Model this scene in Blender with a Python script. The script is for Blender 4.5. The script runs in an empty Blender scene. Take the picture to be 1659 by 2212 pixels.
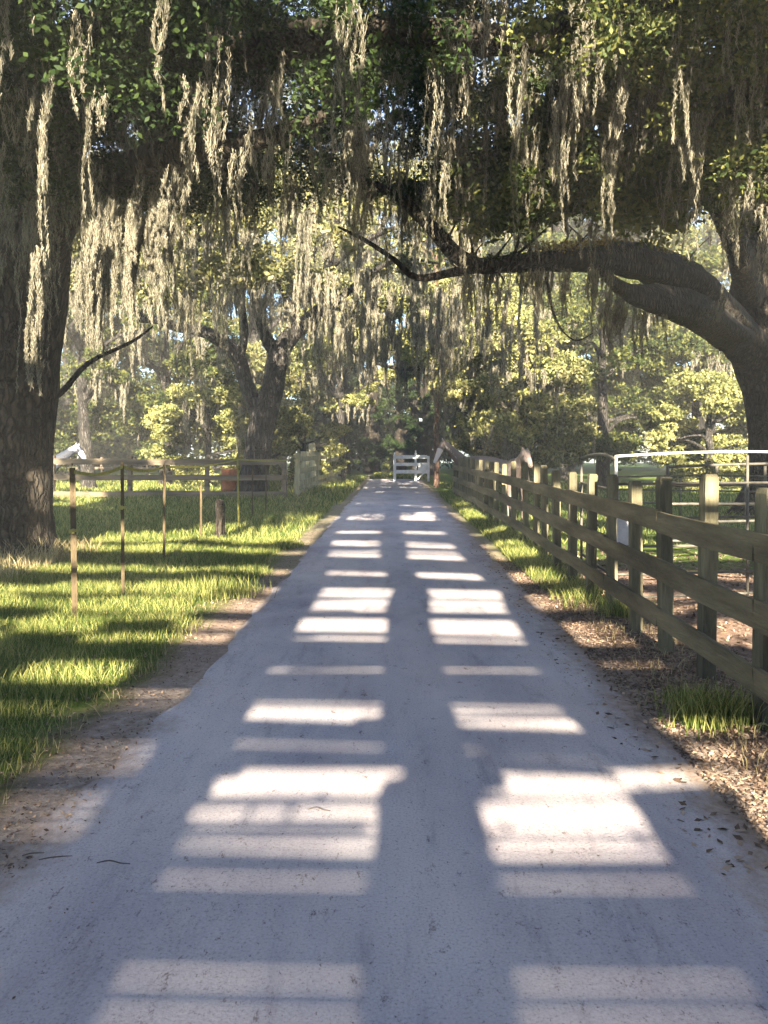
import bpy, math, random
import numpy as np
from mathutils import Vector

R = math.radians
random.seed(7)
rng = np.random.default_rng(11)
SC = bpy.context.scene
COL = SC.collection

# ------------------------------------------------------------------ camera, sky, sun
F, HX, HY, EYE = 1736.0, 850.0, 975.0, 1.6          # lens in 1659x2212 units, vanishing point, eye height
cam_d = bpy.data.cameras.new('camera')
cam = bpy.data.objects.new('camera', cam_d); COL.objects.link(cam)
cam.location = (0, 0, EYE); cam.rotation_euler = (R(90), 0, 0)
cam_d.lens = 36 * F / 2212; cam_d.sensor_width = 36
cam_d.shift_x = -20.5 / 2212; cam_d.shift_y = -131 / 2212
cam_d.clip_start = 0.05; cam_d.clip_end = 2000
SC.camera = cam

SUN_EL, SUN_AZ = 21.0, 0.5                           # sun low behind the camera
w = bpy.data.worlds.new('World'); SC.world = w; w.use_nodes = True
wn = w.node_tree.nodes; bg = wn['Background']
sky = wn.new('ShaderNodeTexSky'); sky.sky_type = 'NISHITA'; sky.sun_disc = False
sky.sun_elevation = R(SUN_EL); sky.sun_rotation = R(180 - SUN_AZ)
sky.air_density = 1.0; sky.dust_density = 0.6; sky.ozone_density = 4.0
w.node_tree.links.new(sky.outputs[0], bg.inputs[0]); bg.inputs[1].default_value = 0.05
sd = bpy.data.lights.new('sun', 'SUN'); sd.energy = 5.0; sd.angle = R(0.5); sd.color = (1.0, 0.87, 0.66)
sun = bpy.data.objects.new('sun', sd); COL.objects.link(sun)
TS = math.tan(R(SUN_EL))
sdir = Vector((-math.sin(R(SUN_AZ)), math.cos(R(SUN_AZ)), -TS))
sun.rotation_euler = sdir.to_track_quat('-Z', 'Y').to_euler(); sun.location = (0, -20, 20)
SC.view_settings.view_transform = 'Standard'; SC.view_settings.look = 'None'
SC.view_settings.exposure = 3.08; SC.view_settings.gamma = 1.0
SC.cycles.max_bounces = 6; SC.cycles.diffuse_bounces = 4; SC.cycles.transmission_bounces = 4
SC.cycles.glossy_bounces = 2; SC.cycles.transparent_max_bounces = 4
SC.cycles.use_denoising = True

# ------------------------------------------------------------------ helpers
def P(px, py, Y):
    """a point at distance Y seen in that direction from the eye"""
    return np.array([(px - HX) / F * Y, Y, EYE - (py - HY) / F * Y])

def tag(o, label=None, cat=None, group=None, kind=None):
    if label: o['label'] = label
    if cat: o['category'] = cat
    if group: o['group'] = group
    if kind: o['kind'] = kind
    return o

def empty(name, loc=(0, 0, 0), rz=0.0):
    o = bpy.data.objects.new(name, None); COL.objects.link(o)
    o.location = loc; o.rotation_euler.z = rz; o.empty_display_size = .2
    return o

def quads(name, V, Q, mat, parent=None, smooth=False, loc=None):
    V = np.asarray(V, dtype=np.float32); Q = np.asarray(Q, dtype=np.int32)
    if loc is not None: V = V - np.asarray(loc, dtype=np.float32)
    me = bpy.data.meshes.new(name)
    k = Q.shape[1]
    me.vertices.add(len(V)); me.vertices.foreach_set('co', V.ravel())
    me.loops.add(Q.size); me.loops.foreach_set('vertex_index', Q.ravel())
    me.polygons.add(len(Q)); me.polygons.foreach_set('loop_start', np.arange(0, Q.size, k, dtype=np.int32))
    if smooth: me.polygons.foreach_set('use_smooth', np.ones(len(Q), dtype=bool))
    me.materials.append(mat); me.update(calc_edges=True); me.validate()
    o = bpy.data.objects.new(name, me); COL.objects.link(o)
    if loc is not None: o.location = tuple(float(a) for a in loc)
    if parent:
        o.parent = parent
        o.location = tuple(Vector(o.location) - Vector(parent.location)) if abs(parent.rotation_euler.z) < 1e-6 else o.location
    return o

class MB:
    """collects quads of boxes and tubes, then links them as ONE mesh"""
    def __init__(s): s.V = []; s.Q = []; s.n = 0
    def add(s, V, Q):
        s.V.append(np.asarray(V, float)); s.Q.append(np.asarray(Q, int) + s.n); s.n += len(V)
    def box(s, x0, x1, y0, y1, z0, z1, ch=0.0):
        V = [(x, y, z) for z in (z0, z1) for y in (y0, y1) for x in (x0, x1)]
        s.add(V, [(0, 2, 3, 1), (4, 5, 7, 6), (0, 1, 5, 4), (2, 6, 7, 3), (0, 4, 6, 2), (1, 3, 7, 5)])
    def beam(s, a, b, w, h, up=(0, 0, 1)):
        a = np.array(a, float); b = np.array(b, float); d = b - a; L = np.linalg.norm(d); d /= L
        up = np.array(up, float); sd_ = np.cross(d, up); sd_ /= np.linalg.norm(sd_); u = np.cross(sd_, d)
        V = [p + sd_ * i * w / 2 + u * j * h / 2 for p in (a, b) for j in (-1, 1) for i in (-1, 1)]
        s.add(V, [(0, 1, 3, 2), (4, 6, 7, 5), (0, 4, 5, 1), (2, 3, 7, 6), (0, 2, 6, 4), (1, 5, 7, 3)])
    def tube(s, pts, rad, n=10, jit=0.0, sub=1, squash=None):
        pts = np.array(pts, float); rad = np.array(rad, float)
        if sub > 1:
            p, r = [], []
            for i in range(len(pts) - 1):
                p0 = pts[max(i - 1, 0)]; p1 = pts[i]; p2 = pts[i + 1]; p3 = pts[min(i + 2, len(pts) - 1)]
                for k in range(sub):
                    t = k / sub
                    p.append(.5 * ((2 * p1) + (-p0 + p2) * t + (2 * p0 - 5 * p1 + 4 * p2 - p3) * t * t + (-p0 + 3 * p1 - 3 * p2 + p3) * t ** 3))
                    r.append(rad[i] * (1 - t) + rad[i + 1] * t)
            p.append(pts[-1]); r.append(rad[-1]); pts = np.array(p); rad = np.array(r)
        T = np.gradient(pts, axis=0); T /= np.linalg.norm(T, axis=1)[:, None] + 1e-9
        u = np.cross(T[0], (0.13, 0.97, 0.2)); u /= np.linalg.norm(u)
        V = []; ph = rng.uniform(0, 6.28, 3)
        a = np.arange(n) / n * 2 * math.pi
        lump = np.zeros(n)
        for i in range(len(pts)):
            u = u - T[i] * np.dot(u, T[i]); u /= np.linalg.norm(u); v = np.cross(T[i], u)
            lump = .7 * lump + .3 * rng.normal(0, 1.6, n) if jit else lump
            rr = rad[i] * (1 + jit * (lump + .9 * np.sin(3 * a + ph[0] + i * .25) + .6 * np.sin(5 * a + ph[1] - i * .2)))
            V.append(pts[i] + np.outer(np.cos(a) * rr, u) + np.outer(np.sin(a) * rr, v))
        m = len(pts); V = np.concatenate(V)
        Q = [(i * n + j, i * n + (j + 1) % n, (i + 1) * n + (j + 1) % n, (i + 1) * n + j) for i in range(m - 1) for j in range(n)]
        c0 = len(V); V = np.vstack([V, pts[0], pts[-1]])
        for j in range(0, n, 1):
            Q.append((c0, (j + 1) % n, j, j)); Q.append((c0 + 1, (m - 1) * n + j, (m - 1) * n + (j + 1) % n, (m - 1) * n + (j + 1) % n))
        s.add(V, Q)
    def build(s, name, mat, parent=None, smooth=False, loc=None):
        V = np.concatenate(s.V); Q = np.concatenate(s.Q)
        if loc is not None: V = V - np.asarray(loc)
        me = bpy.data.meshes.new(name)
        faces = [tuple(q[:3]) if q[2] == q[3] else tuple(q) for q in Q.tolist()]
        me.from_pydata(V.tolist(), [], faces)
        me.materials.append(mat)
        if smooth: me.polygons.foreach_set('use_smooth', np.ones(len(me.polygons), dtype=bool))
        me.update()
        o = bpy.data.objects.new(name, me); COL.objects.link(o)
        if loc is not None: o.location = tuple(float(x) for x in loc)
        if parent:
            o.parent = parent
        return o

# ------------------------------------------------------------------ materials
def mat(name, c1, c2=None, scale=8.0, rough=.8, bump=0.0, bscale=40.0, stretch=(1, 1, 1), c3=None, detail=6, trans=0.0, island=0.0, spec=.3, metal=0.0):
    m = bpy.data.materials.new(name); m.use_nodes = True
    N = m.node_tree.nodes; L = m.node_tree.links; b = N['Principled BSDF']
    b.inputs['Roughness'].default_value = rough; b.inputs['Specular IOR Level'].default_value = spec
    b.inputs['Metallic'].default_value = metal
    g = N.new('ShaderNodeNewGeometry')
    mp = N.new('ShaderNodeMapping'); mp.inputs['Scale'].default_value = stretch
    L.new(g.outputs['Position'], mp.inputs['Vector'])
    col = None
    if c2:
        n = N.new('ShaderNodeTexNoise'); n.inputs['Scale'].default_value = scale; n.inputs['Detail'].default_value = detail
        n.inputs['Roughness'].default_value = .65
        L.new(mp.outputs[0], n.inputs['Vector'])
        r = N.new('ShaderNodeValToRGB'); e = r.color_ramp.elements
        e[0].position = .36; e[0].color = (*c1, 1); e[1].position = .64; e[1].color = (*c2, 1)
        if c3: k = e.new(.5); k.color = (*c3, 1)
        if island:
            mx = N.new('ShaderNodeMath'); mx.operation = 'MULTIPLY_ADD'
            L.new(g.outputs['Random Per Island'], mx.inputs[0]); mx.inputs[1].default_value = island
            ad = N.new('ShaderNodeMath'); ad.operation = 'SUBTRACT'; L.new(n.outputs[0], ad.inputs[0]); ad.inputs[1].default_value = island / 2
            L.new(ad.outputs[0], mx.inputs[2]); L.new(mx.outputs[0], r.inputs[0])
        else: L.new(n.outputs[0], r.inputs[0])
        L.new(r.outputs[0], b.inputs['Base Color']); col = r.outputs[0]
    else: b.inputs['Base Color'].default_value = (*c1, 1)
    if 'bark' in name:
        vo = N.new('ShaderNodeTexVoronoi'); vo.feature = 'DISTANCE_TO_EDGE'; vo.inputs['Scale'].default_value = 13
        m2 = N.new('ShaderNodeMapping'); m2.inputs['Scale'].default_value = (1, 1, .22)
        ns = N.new('ShaderNodeTexNoise'); ns.inputs['Scale'].default_value = 5; ns.inputs['Detail'].default_value = 4; L.new(g.outputs['Position'], ns.inputs['Vector'])
        vm = N.new('ShaderNodeVectorMath'); vm.operation = 'MULTIPLY_ADD'; L.new(ns.outputs['Color'], vm.inputs[0]); vm.inputs[1].default_value = (.16, .16, .3); L.new(g.outputs['Position'], vm.inputs[2])
        L.new(vm.outputs[0], m2.inputs[0]); L.new(m2.outputs[0], vo.inputs['Vector'])
        rr = N.new('ShaderNodeValToRGB'); rr.color_ramp.elements[0].position = .02; rr.color_ramp.elements[0].color = (.35, .33, .3, 1); rr.color_ramp.elements[1].position = .22; rr.color_ramp.elements[1].color = (1.15, 1.15, 1.15, 1)
        L.new(vo.outputs['Distance'], rr.inputs[0]); mu = N.new('ShaderNodeMix'); mu.data_type = 'RGBA'; mu.blend_type = 'MULTIPLY'; mu.inputs[0].default_value = 1
        L.new(col, mu.inputs[6]); L.new(rr.outputs[0], mu.inputs[7]); L.new(mu.outputs[2], b.inputs['Base Color']); vor_h = rr.outputs[0]
    else: vor_h = None
    if bump:
        n2 = N.new('ShaderNodeTexNoise'); n2.inputs['Scale'].default_value = bscale; n2.inputs['Detail'].default_value = 5
        L.new(mp.outputs[0], n2.inputs['Vector'])
        bp = N.new('ShaderNodeBump'); bp.inputs['Strength'].default_value = bump; bp.inputs['Distance'].default_value = .03
        if vor_h:
            ad2 = N.new('ShaderNodeMath'); ad2.operation = 'MULTIPLY_ADD'; L.new(vor_h, ad2.inputs[0]); ad2.inputs[1].default_value = 1.6; L.new(n2.outputs[0], ad2.inputs[2]); L.new(ad2.outputs[0], bp.inputs['Height'])
        else: L.new(n2.outputs[0], bp.inputs['Height'])
        L.new(bp.outputs[0], b.inputs['Normal'])
    if trans:
        t = N.new('ShaderNodeBsdfTranslucent'); ms = N.new('ShaderNodeMixShader'); ms.inputs[0].default_value = trans
        if col: L.new(col, t.inputs[0])
        else: t.inputs[0].default_value = (*c1, 1)
        L.new(b.outputs[0], ms.inputs[1]); L.new(t.outputs[0], ms.inputs[2]); L.new(ms.outputs[0], N['Material Output'].inputs[0])
    return m

M = {}
M['bark'] = mat('bark', (.016, .013, .010), (.066, .054, .041), 12, .95, 1.0, 20, (1, 1, .42), c3=(.034, .028, .021))
M['bark_grey'] = mat('bark_grey', (.024, .022, .021), (.085, .078, .071), 8, .95, 1.0, 22, (1, 1, .3), c3=(.045, .041, .037))
M['bark_pine'] = mat('bark_pine', (.09, .05, .035), (.22, .14, .10), 6, .95, 1.0, 18, (1, 1, .3))
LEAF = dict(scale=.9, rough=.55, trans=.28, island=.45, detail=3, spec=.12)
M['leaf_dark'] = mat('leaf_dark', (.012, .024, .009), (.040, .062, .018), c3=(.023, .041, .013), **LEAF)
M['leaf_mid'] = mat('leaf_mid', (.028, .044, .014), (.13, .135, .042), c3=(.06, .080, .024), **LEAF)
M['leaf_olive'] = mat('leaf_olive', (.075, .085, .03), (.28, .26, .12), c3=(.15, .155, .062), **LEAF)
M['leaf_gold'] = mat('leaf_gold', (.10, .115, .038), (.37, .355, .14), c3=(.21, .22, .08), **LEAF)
M['moss'] = mat('moss', (.08, .075, .055), (.28, .262, .205), 2.5, .9, trans=.3, island=.65, c3=(.165, .155, .118), detail=3, spec=.1)
M['fern'] = mat('fern', (.16, .11, .03), (.33, .24, .07), 5, .8, trans=.3, island=.5, spec=.1)
M['post'] = mat('post_wood', (.05, .046, .03), (.20, .178, .11), 6, .9, .6, 60, (1, 1, .15), c3=(.105, .095, .058))
M['rail'] = mat('rail_wood', (.066, .054, .032), (.19, .155, .092), 5, .9, .6, 60, (1, .12, 1), c3=(.12, .098, .058))
M['oldwood'] = mat('oldwood', (.07, .055, .04), (.20, .16, .11), 5, .9, .6, 60, (.12, 1, 1))
M['tpost'] = mat('rusty_steel', (.04, .028, .016), (.085, .062, .028), 14, .75, .3, 60, (1, 1, .3))
M['tape'] = mat('yellow_tape', (.24, .23, .05), (.38, .35, .10), 10, .7, trans=.3)
M['sunlit_post'] = mat('sunlit_wood', (.22, .20, .115), (.46, .42, .27), 6, .9, .5, 60, (1, 1, .15))  # lighter copy of the post wood, its paleness stands in for sunlight
M['white'] = mat('white_paint', (.55, .58, .62), (.78, .79, .80), 6, .6, .15, 30)
M['pipe'] = mat('galvanised_pipe', (.34, .34, .32), (.52, .51, .48), 9, .45, 0, spec=.5)
M['pipe_dark'] = mat('dark_pipe', (.05, .048, .04), (.12, .112, .095), 9, .6, 0, spec=.4)  # darker pipe tone, also used below the pale panel's top rail
M['plate'] = mat('grey_plate', (.30, .31, .33), (.42, .43, .45), 8, .5)
M['barrel'] = mat('rusty_barrel', (.20, .07, .03), (.34, .13, .055), 7, .7, .3, 30)
M['grass'] = mat('grass_blades', (.065, .10, .020), (.33, .33, .11), 1.3, .6, trans=.35, island=.6, c3=(.14, .18, .04), spec=.2)
M['hay'] = mat('dry_grass', (.22, .18, .09), (.46, .39, .22), 3, .8, trans=.3, island=.5, spec=.1)
M['litter'] = mat('leaf_litter', (.075, .048, .034), (.32, .235, .17), 6, .85, island=.7, c3=(.17, .115, .08), spec=.2)
M['twig'] = mat('twig', (.05, .04, .035), (.12, .10, .085), 9, .9)

def ground_mat():
    m = bpy.data.materials.new('ground'); m.use_nodes = True
    N = m.node_tree.nodes; L = m.node_tree.links; b = N['Principled BSDF']; b.inputs['Roughness'].default_value = .95
    b.inputs['Specular IOR Level'].default_value = .1
    g = N.new('ShaderNodeNewGeometry'); sp = N.new('ShaderNodeSeparateXYZ'); L.new(g.outputs['Position'], sp.inputs[0])
    def noise(s, d=6):
        n = N.new('ShaderNodeTexNoise'); n.inputs['Scale'].default_value = s; n.inputs['Detail'].default_value = d
        n.inputs['Roughness'].default_value = .7; L.new(g.outputs['Position'], n.inputs['Vector']); return n.outputs[0]
    def ramp(src, *st):
        r = N.new('ShaderNodeValToRGB'); e = r.color_ramp.elements
        while len(e) < len(st): e.new(.5)
        for k, (p, c) in enumerate(st): e[k].position = p; e[k].color = (*c, 1)
        L.new(src, r.inputs[0]); return r.outputs[0]
    def math_(op, a, b_=None, c=None):
        n = N.new('ShaderNodeMath'); n.operation = op
        for k, v in enumerate((a, b_, c)):
            if v is None: continue
            if isinstance(v, (int, float)): n.inputs[k].default_value = v
            else: L.new(v, n.inputs[k])
        return n.outputs[0]
    def mix(f, a, b_):
        n = N.new('ShaderNodeMix'); n.data_type = 'RGBA'; L.new(f, n.inputs[0]); L.new(a, n.inputs[6]); L.new(b_, n.inputs[7]); return n.outputs[2]
    green = ramp(noise(3.5, 8), (.3, (.05, .085, .02)), (.5, (.10, .15, .03)), (.7, (.22, .24, .07)))
    dirt = ramp(noise(9, 9), (.3, (.12, .075, .055)), (.5, (.24, .165, .125)), (.7, (.42, .31, .25)))
    # bare, leaf strewn soil beside the lane and in the corral on the right
    ax = math_('ABSOLUTE', sp.outputs[0]); wob = noise(.8, 4)
    left = math_('ADD', sp.outputs[0], math_('MULTIPLY_ADD', wob, .8, 1.55))          # <0 : grass on the left
    lf = math_('MULTIPLY', left, 3.0); 
    y_far = math_('MULTIPLY', math_('SUBTRACT', math_('MULTIPLY_ADD', wob, 5.0, 9.0), sp.outputs[1]), .8)
    xr = math_('MULTIPLY', math_('SUBTRACT', 1.9, sp.outputs[0]), 3.0)
    n1 = N.new('ShaderNodeClamp'); L.new(lf, n1.inputs[0]); n2 = N.new('ShaderNodeClamp'); L.new(y_far, n2.inputs[0])
    n3 = N.new('ShaderNodeClamp'); L.new(xr, n3.inputs[0])
    near = math_('MAXIMUM', n2.outputs[0], math_('MULTIPLY', n3.outputs[0], math_('MULTIPLY', noise(2.2, 4), .9)))
    dust = ramp(noise(14, 8), (.3, (.20, .15, .12)), (.55, (.36, .30, .26)), (.7, (.48, .42, .38)))
    dl = math_('ADD', math_('MULTIPLY', math_('SUBTRACT', math_('MULTIPLY_ADD', wob, .55, 1.42), ax), 5.0), .5)
    n4 = N.new('ShaderNodeClamp'); L.new(dl, n4.inputs[0]); n5 = N.new('ShaderNodeClamp')
    L.new(math_('MULTIPLY', math_('SUBTRACT', math_('MULTIPLY_ADD', wob, 3.0, 6.2), sp.outputs[1]), .5), n5.inputs[0])
    base_ = mix(math_('MULTIPLY', n1.outputs[0], near), green, dirt)
    L.new(mix(math_('MULTIPLY', n4.outputs[0], math_('MAXIMUM', n5.outputs[0], .45)), base_, dust), b.inputs['Base Color'])
    bp = N.new('ShaderNodeBump'); bp.inputs['Strength'].default_value = 1; bp.inputs['Distance'].default_value = .04
    L.new(noise(22, 8), bp.inputs['Height']); L.new(bp.outputs[0], b.inputs['Normal'])
    return m

def road_mat():
    m = bpy.data.materials.new('lane_surface'); m.use_nodes = True
    N = m.node_tree.nodes; L = m.node_tree.links; b = N['Principled BSDF']; b.inputs['Roughness'].default_value = .9
    b.inputs['Specular IOR Level'].default_value = .2
    g = N.new('ShaderNodeNewGeometry')
    def noise(s, d=6, st=(1, 1, 1), r_=.6):
        mp = N.new('ShaderNodeMapping'); mp.inputs['Scale'].default_value = st; L.new(g.outputs['Position'], mp.inputs[0])
        n = N.new('ShaderNodeTexNoise'); n.inputs['Scale'].default_value = s; n.inputs['Detail'].default_value = d
        n.inputs['Roughness'].default_value = r_; L.new(mp.outputs[0], n.inputs['Vector']); return n.outputs[0]
    def ramp(src, *st):
        r = N.new('ShaderNodeValToRGB'); e = r.color_ramp.elements
        while len(e) < len(st): e.new(.5)
        for k, (p, c) in enumerate(st): e[k].position = p; e[k].color = (*c, 1)
        L.new(src, r.inputs[0]); return r.outputs[0]
    base = ramp(noise(1.1, 5, (1, .5, 1)), (.32, (.36, .325, .355)), (.5, (.455, .42, .44)), (.68, (.53, .49, .50)))
    grit = ramp(noise(95, 4), (.30, (.55, .55, .55)), (.42, (.92, .92, .92)), (.75, (1.12, 1.12, 1.12)))
    spots = ramp(noise(17, 6, (1, .5, 1), .8), (.33, (.42, .38, .36)), (.40, (1, 1, 1)))
    tone = ramp(noise(.55, 6, (1, .45, 1), .7), (.34, (.80, .84, .92)), (.5, (1, 1, 1)), (.66, (1.10, 1.04, 1.0)))
    rut = ramp(noise(3.2, 7, (1.6, .28, 1), .75), (.30, (.72, .71, .72)), (.45, (1, 1, 1)), (.72, (1.08, 1.07, 1.06)))
    flecks = ramp(noise(38, 3, (1, .6, 1), .9), (.30, (.38, .35, .33)), (.36, (1, 1, 1)))
    cur = base
    for s_ in (grit, spots, tone, rut, flecks):
        n = N.new('ShaderNodeMix'); n.data_type = 'RGBA'; n.blend_type = 'MULTIPLY'; n.inputs[0].default_value = 1
        L.new(cur, n.inputs[6]); L.new(s_, n.inputs[7]); cur = n.outputs[2]
    sx = N.new('ShaderNodeSeparateXYZ'); L.new(g.outputs['Position'], sx.inputs[0])
    ab = N.new('ShaderNodeMath'); ab.operation = 'ABSOLUTE'; L.new(sx.outputs[0], ab.inputs[0])
    m1 = N.new('ShaderNodeMath'); m1.operation = 'MULTIPLY_ADD'; L.new(noise(2.6, 7, (1, .6, 1), .75), m1.inputs[0]); m1.inputs[1].default_value = .9; L.new(ab.outputs[0], m1.inputs[2])
    m2 = N.new('ShaderNodeMapRange'); L.new(m1.outputs[0], m2.inputs[0]); m2.inputs[1].default_value = 1.72; m2.inputs[2].default_value = 1.98
    mm = N.new('ShaderNodeMix'); mm.data_type = 'RGBA'; L.new(m2.outputs[0], mm.inputs[0]); L.new(cur, mm.inputs[6])
    L.new(ramp(noise(12, 8, r_=.7), (.3, (.16, .115, .09)), (.5, (.28, .215, .175)), (.7, (.40, .33, .28))), mm.inputs[7]); cur = mm.outputs[2]
    L.new(cur, b.inputs['Base Color'])
    bp = N.new('ShaderNodeBump'); bp.inputs['Strength'].default_value = .7; bp.inputs['Distance'].default_value = .012
    L.new(noise(60, 6, r_=.75), bp.inputs['Height']); L.new(bp.outputs[0], b.inputs['Normal'])
    return m
M['ground'] = ground_mat(); M['road'] = road_mat()

# ------------------------------------------------------------------ ground, lane
xs = np.concatenate([[-90, -60, -30], np.linspace(-14, 14, 113), [30, 60, 90]])
ys = np.concatenate([[-9.5], np.linspace(-6, 60, 150), [90, 110]])
gx, gy = np.meshgrid(xs, ys)
def ground_h(x, y):
    x = np.asarray(x, float); y = np.asarray(y, float)
    edge = np.clip((np.abs(x) - 1.45) / .8, 0, 1)
    h = edge * (.025 * np.sin(x * 2.1 + y * .7) + .02 * np.sin(x * 5.3 - y * 1.9) + .02)
    return np.where(np.abs(x) > 40, 0, h) * np.clip((60 - y) / 10, 0, 1)
gz = ground_h(gx, gy)
nx = len(xs); V = np.stack([gx, gy, gz], -1).reshape(-1, 3)
Q = [(j * nx + i, j * nx + i + 1, (j + 1) * nx + i + 1, (j + 1) * nx + i) for j in range(len(ys) - 1) for i in range(nx - 1)]
tag(quads('ground', V, Q, M['ground'], smooth=True), 'grassy and leaf strewn ground beside the lane', kind='structure')
yy = np.linspace(-4, 46, 260); V = []; 
le = -1.38 + .03 * np.sin(yy * 1.3) + .02 * np.sin(yy * 5.1) + rng.normal(0, .014, 260) - .12 * np.exp(-((yy - 3) / 1.2) ** 2)
re = 1.52 + .04 * np.sin(yy * 1.9 + 1) + .04 * np.sin(yy * 6.3) + rng.normal(0, .018, 260)
K = 9
for k in range(K):
    t = k / (K - 1); V.append(np.stack([le * (1 - t) + re * t, yy, np.full(260, .004 + .018 * math.sin(math.pi * t))], -1))
V = np.stack(V, 1).reshape(-1, 3)
Q = [(j * K + i, j * K + i + 1, (j + 1) * K + i + 1, (j + 1) * K + i) for j in range(259) for i in range(K - 1)]
tag(quads('road', V, Q, M['road'], smooth=True), 'pale gritty lane running straight under the oaks', kind='structure')

# ------------------------------------------------------------------ shade casters behind the camera
# unseen slatted frame, added and shaped to throw the light bands on the lane
SY = -4.0
def zs(y): return (2777.6 / (y - 975.0) - SY) * TS
LIT = [((2176, 2196), (2192, 2212)), ((2090, 2114), (2112, 2140)), ((1888, 1928), (1905, 1962)), ((1750, 1822), (1726, 1862)), ((1693, 1716), (1710, 1720)),
       ((1646, 1688), (1666, 1703)), ((1600, 1612), (1628, 1662)), ((1528, 1547), (1543, 1580)), ((1516, 1521), (1531, 1537)), ((1446, 1455), (1448, 1455)),
       ((1374, 1380), (1386, 1392)), ((1337, 1361), (1343, 1378)), ((1293, 1322), (1300, 1325)), ((1271, 1290), (1278, 1297)),
       ((1233, 1239), (1243, 1255)), ((1189, 1201), (1192, 1213)), ((1168, 1178), (1175, 1187)), ((1148, 1152), (1150, 1156)),
       ((1113, 1123), (1107, 1126)), ((1084, 1095), (1087, 1099)), ((1073, 1080), (1075, 1082)), ((1062, 1067), (1063, 1067)), ((1052, 1055), (1052, 1055)), ((1044, 1047), (1044, 1047))]
scr = tag(empty('shade_screen', (0, SY, 0)), 'unseen slatted screen added behind the viewer to cast the light bands', 'screen')
lo_l, lo_r = .0, .0
bi = 0
for (a, b) in LIT + [None and 0 or ((1036, 1037), (1036, 1037))]:
    l1, r1 = zs(a[1]), zs(b[1])
    for (x0, x1, zl0, zr0, zl1, zr1, side) in ((-6.5, -1.15, lo_l, lo_l, l1, l1, 'L'), (-1.15, 1.32, lo_l, lo_r, l1, r1, 'C'), (1.32, 8.0, lo_r, lo_r, r1, r1, 'R')):
        if side == 'L' and 7.1 < (zl0 + zl1) / 2 < 8.5: continue
        if zl1 - zl0 < .02 or (side != 'C' and zl0 > 11.5) or zl0 > 16: continue
        b_ = MB(); n_ = 8 if side != 'C' else 2
        xx = np.linspace(x0, x1, n_ + 1)
        for i in range(n_):
            t0, t1 = i / n_, (i + 1) / n_
            wa, wb = (rng.normal(0, .05, 2) if side != 'C' else (0, 0))
            A0, A1 = zl0 + (zr0 - zl0) * t0 , zl0 + (zr0 - zl0) * t1
            B0, B1 = zl1 + (zr1 - zl1) * t0, zl1 + (zr1 - zl1) * t1
            b_.add([(xx[i], -.01, A0 + wa), (xx[i + 1], -.01, A1 + wa), (xx[i + 1], -.01, B1 + wb), (xx[i], -.01, B0 + wb),
                    (xx[i], .01, A0 + wa), (xx[i + 1], .01, A1 + wa), (xx[i + 1], .01, B1 + wb), (xx[i], .01, B0 + wb)],
                   [(0, 1, 2, 3), (7, 6, 5, 4), (0, 4, 5, 1), (3, 2, 6, 7), (0, 3, 7, 4), (1, 5, 6, 2)])
        b_.build('shade_slat', M['oldwood'], scr)
    lo_l, lo_r = zs(a[0]), zs(b[0])
AZT = math.tan(R(SUN_AZ))
def pl(x, y):
    d = 2777.6 / (y - 975.0); return ((x - HX) / F * d + (d - SY) * AZT, (d - SY) * TS)
UPR = [[(2212, 775, 1120), (1930, 790, 1085), (1862, 805, 1065), (1822, 812, 1058), (1750, 812, 1036), (1727, 815, 1028), (1716, 822, 1090), (1700, 832, 1100), (1690, 872, 1085), (1668, 866, 1030), (1646, 842, 1010),
        (1590, 808, 1000), (1546, 822, 982), (1528, 822, 974), (1450, 826, 960), (1376, 832, 938), (1340, 834, 931), (1322, 830, 930), (1295, 840, 932), (1272, 850, 925), (1250, 835, 905), (1213, 818, 884), (1168, 818, 880), (1126, 824, 868), (1090, 836, 866), (1074, 842, 866), (1045, 846, 858)],
       [(2212, -60, 210), (2000, 60, 300), (1850, 130, 375), (1822, 165, 386), (1750, 210, 420), (1716, 235, 462), (1693, 245, 455), (1688, 300, 520), (1646, 320, 496), (1570, 345, 520), (1546, 362, 540), (1451, 445, 582), (1376, 500, 636), (1340, 535, 654), (1322, 550, 672), (1272, 600, 702), (1236, 622, 708), (1200, 650, 712), (1178, 668, 718), (1150, 690, 730), (1120, 728, 752), (1100, 745, 762), (1074, 762, 772), (1045, 798, 800)],
       [(2212, 1655, 1780), (2160, 1640, 1780), (1962, 1520, 1740), (1862, 1441, 1700), (1770, 1386, 1625), (1722, 1352, 1600), (1712, 1500, 1540)],
       [(1652, 1310, 1520), (1578, 1252, 1430), (1545, 1216, 1400), (1450, 1160, 1300), (1376, 1126, 1240), (1343, 1106, 1205), (1322, 1092, 1170), (1280, 1080, 1130), (1250, 1036, 1110), (1212, 1002, 1075), (1180, 976, 1045), (1155, 960, 1020), (1126, 944, 1000), (1099, 930, 955), (1080, 918, 940), (1045, 890, 905)]]
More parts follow.
